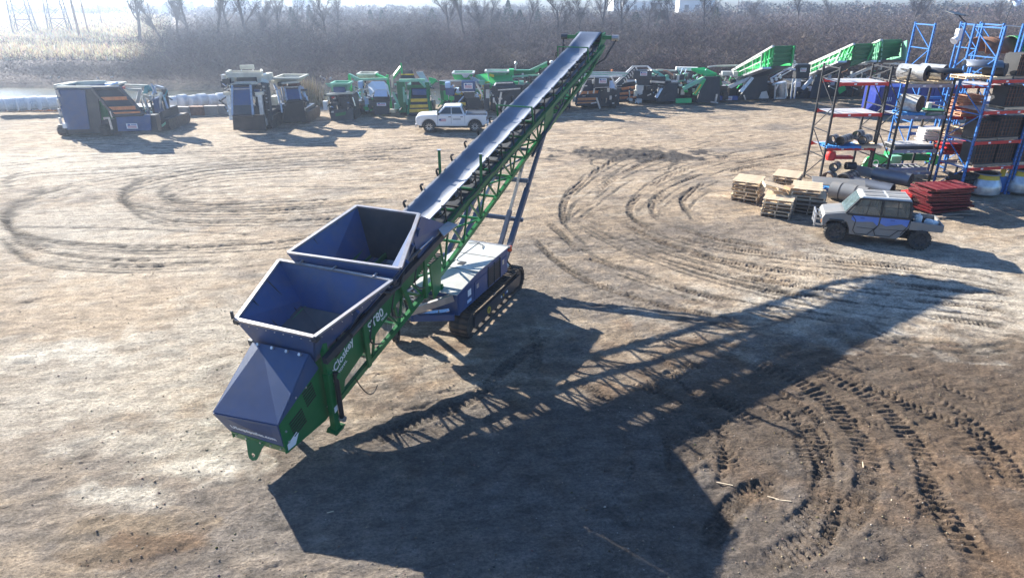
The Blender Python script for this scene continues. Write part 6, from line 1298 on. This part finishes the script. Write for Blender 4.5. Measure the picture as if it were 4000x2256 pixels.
def cols(n_,base,var=.25,h=.06):
    c=np.array(base)[None]*(1+rng.normal(size=(n_,1))*var)+rng.normal(size=(n_,3))*h*np.mean(base); return np.clip(c,.01,.9)
# brush: thousands of bare shrubs reading as one mass
def shrubs(cx,cy,r,h,z0,per,base,wd=(.03,.07),pale=.12):
    nb=len(cx); N_=nb*per; i=np.repeat(np.arange(nb),per)
    a=rng.random(N_)*6.283; q=np.sqrt(rng.random(N_)); t=rng.random(N_)**.8
    P=np.stack([cx[i]+r[i]*q*np.cos(a),cy[i]+r[i]*q*np.sin(a),z0[i]+h[i]*t*(1-.55*q**2)],1)
    L=(.2+.55*rng.random(N_))*(.5+h[i]/7)
    D=np.stack([np.cos(a)*q*.6+rng.normal(size=N_)*.7,np.sin(a)*q*.6+rng.normal(size=N_)*.7,.25+rng.random(N_)*.8],1)*L[:,None]
    B=np.array(base)[None]*(.75+.5*rng.random(nb))[:,None]; hue=rng.random(nb)
    B=B*np.where((hue<.2)[:,None],[1.25,1.12,.85],1)*np.where((hue>.82)[:,None],[1.1,.85,.95],1)
    C_=B[i]*(1+rng.normal(size=(N_,1))*.3); hi=rng.random(N_)<pale; C_[hi]*=1.9
    W_=rng.uniform(*wd,N_)*(1+P[:,1]/160)
    return P,D,W_,np.clip(C_,.01,.8)
sets=[]
def edge(x): return -(.27*1)*0
n1_=2600; cy=80.5+rng.random(n1_)**1.15*80; cx=(rng.random(n1_)*2-1)*(cy*.86+12)
leftopen=(cx<-.46*cy-5-4*np.sin(cy*.2))
keep=~(leftopen&((cy>96)&(cy<132)|(cy>150)))
cx=cx[keep];cy=cy[keep]; lo_=leftopen[keep]; nb=len(cx)
r=rng.uniform(1.5,3.2,nb); h=(2.4+4.6*rng.random(nb)**1.2)*np.where(lo_,.55,1); h=np.where(lo_&(cy>130),rng.uniform(1,1.8,nb),h)
sets.append(shrubs(cx,cy,r,h,np.zeros(nb)-.4,340,(.105,.093,.092),(.010,.028),.05))
nf=1500; cy=rng.uniform(155,265,nf); cx=(rng.random(nf)*2-1)*(cy*.84+12); k_=(cx>-.42*cy-5)&(rng.random(nf)<np.where(cx<-.15*cy,.8,1)); cx=cx[k_];cy=cy[k_];nf=len(cx); sets.append(shrubs(cx,cy,rng.uniform(3,6,nf),rng.uniform(3.5,6.2,nf),np.zeros(nf)-.6,190,(.125,.108,.102),(.022,.045),.05))
# right side: brush comes down close behind the machines
n2_=520; cx=rng.uniform(-4,95,n2_); cy=rng.uniform(77,88,n2_)+np.clip(-cx*.1,0,3); sets.append(shrubs(cx,cy,rng.uniform(1.2,2.4,n2_),rng.uniform(1.5,3.2,n2_),np.zeros(n2_)-.3,330,(.06,.054,.056),(.009,.024),.04))
P=np.concatenate([s[0] for s in sets]);D=np.concatenate([s[1] for s in sets]);W_=np.concatenate([s[2] for s in sets]);C_=np.concatenate([s[3] for s in sets])
slivers('brush','twig',P,D,W_,C_,'dense mass of bare mauve brown shrubs covering the land beyond the pond')
# far woods
nb=700; cy=rng.uniform(265,460,nb); cx=(rng.random(nb)*2-1)*(cy*.85+20); k_=(cx>-.46*cy-5)|(cy>330); cx=cx[k_];cy=cy[k_];nb=len(cx)
s_=shrubs(cx,cy,rng.uniform(3,7,nb),rng.uniform(2.5,4.5,nb)*np.where(cx>.25*cy,1.5,1),np.zeros(nb)-1,120,(.11,.1,.095),(.18,.35)); slivers('far_woods','twig',*s_,'hazy leafless woods in the far distance')
# dry grass: banks and field
def grass(n_,fx,L0,base,wd,name,label):
    X_,Y_=fx(n_); P=np.stack([X_,Y_,np.full(len(X_),-.05)],1); D=rng.normal(size=(len(X_),3))*.22; D[:,2]=.6+rng.random(len(X_))*.6; D*=L0*(.6+.8*rng.random((len(X_),1)))
    return slivers(name,'straw',P,D,np.full(len(X_),wd)*(1+Y_/120),cols(len(X_),base,.3),label)
grass(15000,lambda n_:((rng.random(n_)*80-95),62.2+rng.random(n_)**1.5*2.4+.05*0),.45,(.4,.3,.19),.05,'dry_grass','pale dry weeds along the near bank of the pond')
def fl(n_):
    y=107+rng.random(n_)*215; x=-(.46*y+4)-rng.random(n_)*(y*.5); return x,y
grass(60000,fl,.9,(.75,.64,.46),.22,'straw_grass','sunlit straw coloured reeds filling the field at upper left')
def rd(n_): return rng.normal(size=n_)*.8-19.5,62.6+rng.random(n_)*1.6
grass(1500,rd,2.0,(.42,.34,.22),.05,'reeds','clump of tall dry reeds between two groups of machines')
def rd2(n_): return rng.uniform(-52,-40,n_),59.6+rng.random(n_)*1.2
grass(4000,rd2,.7,(.5,.27,.15),.06,'rusty_grass','rusty orange dry grass strip at the left picture edge')
# trees
def tree_mesh(seed,h=13,lean=0,spread=.5,levels=4):
    rd=random.Random(seed); tr=MB(); br=MB()
    def limb(p,d,L,r,lv,k):
        n_=4 if lv==0 else 3; q=p
        for i in range(n_):
            d=(d+Vector((rd.gauss(0,.10),rd.gauss(0,.10),.04))).normalized(); e=q+d*L/n_; r2=r*(.86 if lv==0 else .8)
            (tr if lv==0 else br).cyl(q,e,r,7 if lv==0 else 4,r2,caps=False); r=r2; q=e
            if lv<levels and (i>0 or lv>0):
                for _ in range(2 if lv<levels-1 else 2):
                    a=rd.random()*6.28; s_=Vector((math.cos(a),math.sin(a),rd.uniform(.1,.9))); nd=(d*.75+s_*spread).normalized(); limb(q,nd,L*rd.uniform(.42,.62),r*.55,lv+1,k)
    limb(Vector((0,0,-.3)),Vector((lean,rd.gauss(0,.05),1)).normalized(),h*.52,h*.018+.05,0,0)
    return tr.mesh('trunk','bark'),br.mesh('crown','bark')
def add_twigs(tm,seed):
    br=tm[1]; V=np.array([v.co for v in br.vertices]); g=np.random.default_rng(seed); V=V[V[:,2]>V[:,2].max()*.35]
    i=g.integers(0,len(V),2600); d=g.normal(size=(2600,3))*.5; d[:,2]+=.35; return V[i],d*g.uniform(.4,1.3,(2600,1))
TM=[tree_mesh(11,14,.15,.85,3),tree_mesh(23,12,-.1,.75,3),tree_mesh(35,15,.05,.6,3),tree_mesh(47,11,.3,1.0,3),tree_mesh(59,13,-.25,.8,3)]
TW=[]
for i_,tm in enumerate(TM):
    P_,D_=add_twigs(tm,900+i_); o=slivers('twigs','twig',P_,D_,np.full(len(P_),.028),cols(len(P_),(.10,.085,.085),.2,.03),None); TW.append(o.data); bpy.data.objects.remove(o)
def tree(u,v,s,k,label,group='bare trees rising from the brush'):
    c=G(u,v); t=thing('bare_tree',label,'tree',(c.x,c.y,0),(u*.37)%6.28,group); s*=1.25; t.scale=(s,s,s); a,b_=TM[k%5]; inst('trunk',a,t); cr_=inst('crown',b_,t); inst('twigs',TW[k%5],cr_)['kind']='stuff'
trees=[(545,172,1.0,0,'leaning forked tree at the right edge of the straw field'),(640,168,.8,3,'slim tree with drooping branch just right of the forked one'),(745,170,.9,1,'bare tree above the tall cream screener'),(855,190,.85,2,'tall thin trunk above the tall screener top'),(905,170,1.0,4,'many limbed tree right of the thin trunk'),(965,195,.95,0,'arching tree with a long left branch'),(1005,185,.8,3,'short crooked tree beside the arching one'),
 (1090,165,.7,2,'straight slim trunk behind the brush top'),(1290,190,.8,1,'grey trunk standing alone left of centre'),(1320,150,.7,4,'small bare tree beside the lone grey trunk'),(1760,170,.8,0,'bare tree left of the big cedar'),(1815,165,.85,2,'upright trunk just left of the cedar'),(1880,160,.8,3,'v shaped tree right of the cedar'),
 (1910,150,.75,1,'double trunk tree above the pickup'),(2180,190,.8,4,'thin tree left of the boom head'),(2270,150,.9,3,'spreading tree behind the boom head'),(2345,155,.9,0,'thick forked tree right of the boom head'),(2430,150,.95,4,'tall fan shaped tree two right of the boom'),(2620,145,.9,3,'fan shaped tree above the white far roofs'),
 (2745,135,.85,0,'bare tree right of the far roofs'),(2930,120,.6,1,'small dark tree at the top right of centre'),(3120,110,.6,2,'thin tree above the left green ramp'),(3230,105,.6,4,'small bare tree above the right green ramp'),(3550,125,.9,3,'spreading dark limbed tree behind the blue rack'),(3590,130,.7,0,'second dark limbed tree behind the blue rack'),(3900,110,.6,1,'small bare tree behind the dish antenna'),(700,165,.7,2,'faint slim tree at the field corner'),(1180,170,.6,0,'small faint tree left of the lone grey trunk'),(2060,150,.6,2,'slim trunk between cedar and boom'),(2520,145,.7,1,'slender tree between two fan shaped ones')]
for q in trees: tree(*q)
def cedar(u,v,h,r,label):
    c=G(u,v); t=thing('cedar_tree',label,'evergreen',(c.x,c.y,0),0,'evergreens among the brush'); MB().cyl((0,0,-.3),(0,0,h*.9),.16,7,.03).build('trunk','bark',t)
    n_=int(900*h/6); z=rng.random(n_)**.8; a=rng.random(n_)*6.283; rr=r*(1-z)**.8*(.35+.65*np.sqrt(rng.random(n_)))*(1+.25*np.sin(a*3+z*14)); P=np.stack([rr*np.cos(a),rr*np.sin(a),.5+z*(h-.5)],1)
    D=np.stack([np.cos(a)*.5,np.sin(a)*.5,.15+rng.normal(size=n_)*.25],1)*rng.uniform(.4,.9,(n_,1))
    slivers('crown','ever',P,D,rng.uniform(.12,.3,n_),cols(n_,(.05,.075,.05),.35,.1),None,parent=t)
for q in ((1985,118,7.5,2.2,'broad dark cedar above the pickup'),(2030,120,5,2.6,'rounded dark evergreen right of the broad cedar'),(1145,110,5.5,1.6,'small cedar left of centre top'),(1160,130,3.5,1.8,'low dark evergreen below the small cedar'),(1215,105,6,1.5,'pointed cedar right of the white far roof'),(1450,100,4.5,1.1,'narrow cedar in the middle of the skyline brush'),(1495,100,4.5,1.2,'second narrow cedar in the skyline brush'),
   (2480,118,4.5,2.6,'wide low evergreen below the fan shaped trees'),(2580,118,5,2.2,'dark evergreen under the white far roofs'),(2100,110,5,1.3,'slim evergreen left of the boom head'),(1690,105,5,2.0,'evergreen at the top left of the cedar group'),(2790,110,5.5,2.4,'evergreen near the top right woods')): cedar(*q)
# poles and pylons
def upole(u,v,h,r,label,arm=True):
    c=G(u,v); t=thing('utility_pole',label,'utility pole',(c.x,c.y,0),0,'wooden utility poles'); MB().cyl((0,0,-.5),(0,0,h),r,8,r*.7).build('pole_shaft','pbark',t)
    if arm: MB().bar((-1.2,0,h-.8),(1.2,0,h-.8),.12).build('crossarm','pbark',t)
upole(312,148,22,.28,'thickest wooden pole at the edge of the straw field'); upole(346,132,20,.2,'thinner pole right of the thick one'); upole(400,98,18,.16,'far thin pole in the straw field'); upole(1395,70,18,.14,'thin pole at centre left skyline',False); upole(2878,62,16,.14,'white thin pole above the left ramp',False); upole(3420,90,20,.1,'thin pale pole above the right ramps',False)
def pylon(u,v,h,label):
    c=G(u,v); t=thing('pylon',label,'pylon',(c.x,c.y,0),R(20),'lattice pylons in the field'); w0=2.2
    k=[(-1,-1),(1,-1),(1,1),(-1,1)]
    for a,b_ in k: MB().bar((a*w0,b_*w0,0),(a*.6,b_*.6,h),.22).build('corner_leg','dgrey',t)
    L=MB(); n_=9
    for i in range(n_):
        f=i/n_; g=(i+1)/n_
        for j in range(4):
            a=k[j];b_=k[(j+1)%4]; wa=w0+(.6-w0)*f; wb=w0+(.6-w0)*g; L.bar((a[0]*wa,a[1]*wa,h*f),(b_[0]*wb,b_[1]*wb,h*g),.1); L.bar((b_[0]*wa,b_[1]*wa,h*f),(a[0]*wb,a[1]*wb,h*g),.1); L.bar((a[0]*wb,a[1]*wb,h*g),(b_[0]*wb,b_[1]*wb,h*g),.1)
    o=L.build('lattice','dgrey',t); o['kind']='stuff'
    for z in (h*.7,h*.9): MB().bar((-5,0,z),(5,0,z),.25).build('crossarm','dgrey',t)
pylon(103,134,30,'left lattice pylon standing in the straw field'); pylon(238,128,30,'right lattice pylon standing in the straw field')
# far white buildings
for i,(u,v,w_,h_,lab) in enumerate(((570,58,16,4,'long white far shed between the bare trees at left'),(700,46,12,4,'small white far building right of the long shed'),(915,52,9,4,'white far roof left of the arching tree'),(975,48,10,4,'white far roof behind the arching tree'),(1180,42,10,4,'lone white far roof in the centre left'),(2560,45,46,7,'long white far warehouse at the top right of centre'),(2720,50,18,6,'white far warehouse end behind the bare tree'),(2480,46,14,5,'lower white far building left of the warehouse'))):
    c=G(u,v); t=thing('warehouse',lab,'building',(c.x,c.y,0),0,'white far buildings'); MB().box(-w_/2,w_/2,0,w_*.5,0,h_).build('wall','plastic',t); MB().prism([(-.5,h_),(w_*.25,h_+1.6),(w_*.5+.5,h_)],'x',-w_/2-.4,w_/2+.4).build('roof','roof',t)
    for j in range(3): MB().box(-w_*.35+j*w_*.3,-w_*.35+j*w_*.3+w_*.12,-.06,-.01,.2,h_*.6).build('door','dgrey',t)
# litter at the brush foot
for i in range(14):
    u=random.choice([random.uniform(120,400),random.uniform(500,1600),random.uniform(2850,3500)]); c=G(u,random.uniform(300,330)); o=MB().box(-.2,.2,-.1,.1,0,.12).build('litter','plastic',None,bevel=.04); o.location=(c.x,81+random.random()*2,.2); o.rotation_euler=(random.random(),random.random(),random.random()*3)
    prop(o,'pale scrap of rubbish lying at the foot of the brush beyond the pond','rubbish','rubbish at the brush foot')
# loose stones and clods on the yard
nS=9000; sy=8.3+rng.random(nS)**1.6*26; sx_=(rng.random(nS)*2-1)*(sy*.78+1); cl_=rng.integers(0,260,nS); cx0=rng.uniform(-14,22,260); cy0=rng.uniform(9,30,260)
m_=rng.random(nS)<.45; sx_=np.where(m_,cx0[cl_]+rng.normal(size=nS)*.6,sx_); sy=np.where(m_,cy0[cl_]+rng.normal(size=nS)*.35,sy)
oc=np.array([(1,0,0),(0,1,0),(-1,0,0),(0,-1,0),(0,0,1),(0,0,-1)],float); of=np.array([(0,1,4),(1,2,4),(2,3,4),(3,0,4),(1,0,5),(2,1,5),(3,2,5),(0,3,5)])
sr=.007+.02*rng.random(nS)**4; Vv=oc[None]*(1+rng.normal(size=(nS,6,1))*.25)*sr[:,None,None]*np.array([1.3,1,.7]); an=rng.random(nS)*6.28
gz=bpy.data.objects['ground'].data; gco=np.empty(len(gz.vertices)*3,np.float32); gz.vertices.foreach_get('co',gco); gco=gco.reshape(ny,nx,3)
iy=np.clip(np.searchsorted(ys,sy),1,ny-1); ix=np.clip(np.searchsorted(xs,sx_),1,nx-1); zz_=gco[iy,ix,2]
xx_=Vv[:,:,0]*np.cos(an)[:,None]-Vv[:,:,1]*np.sin(an)[:,None]+sx_[:,None]; yy_=Vv[:,:,0]*np.sin(an)[:,None]+Vv[:,:,1]*np.cos(an)[:,None]+sy[:,None]; V3=np.stack([xx_,yy_,Vv[:,:,2]+zz_[:,None]+sr[:,None]*.3],2).astype(np.float32)
me=bpy.data.meshes.new('gravel'); me.vertices.add(nS*6); me.vertices.foreach_set('co',V3.ravel()); fi=(of[None]+np.arange(nS)[:,None,None]*6).ravel(); me.loops.add(len(fi)); me.loops.foreach_set('vertex_index',fi); me.polygons.add(nS*8); me.polygons.foreach_set('loop_start',np.arange(0,nS*24,3)); me.update()
gc=cols(nS,(.24,.19,.14),.35,.08); gc[rng.random(nS)<.03]=(.5,.46,.4); ca=me.color_attributes.new('tint','BYTE_COLOR','POINT'); c4=np.ones((nS,6,4),np.float32); c4[:,:,:3]=gc[:,None,:]; ca.data.foreach_set('color',c4.ravel()); me.materials.append(tintm)
go=bpy.data.objects.new('gravel',me); COL.objects.link(go); prop(go,'loose stones and soil clods scattered over the yard',kind='stuff')
# haze
hz=MB().box(-3050,3050,-450,5100,-4,46).build('haze',None,None); hm2=bpy.data.materials.new('haze'); hm2.use_nodes=True; n=hm2.node_tree; n.nodes.clear()
pv=n.nodes.new('ShaderNodeVolumePrincipled'); pv.inputs['Color'].default_value=(.62,.75,1,1); pv.inputs['Density'].default_value=.0008; pv.inputs['Anisotropy'].default_value=.6
om=n.nodes.new('ShaderNodeOutputMaterial'); n.links.new(pv.outputs[0],om.inputs['Volume']); hz.data.materials.append(hm2); prop(hz,'thin blue winter haze over the whole yard',kind='stuff')
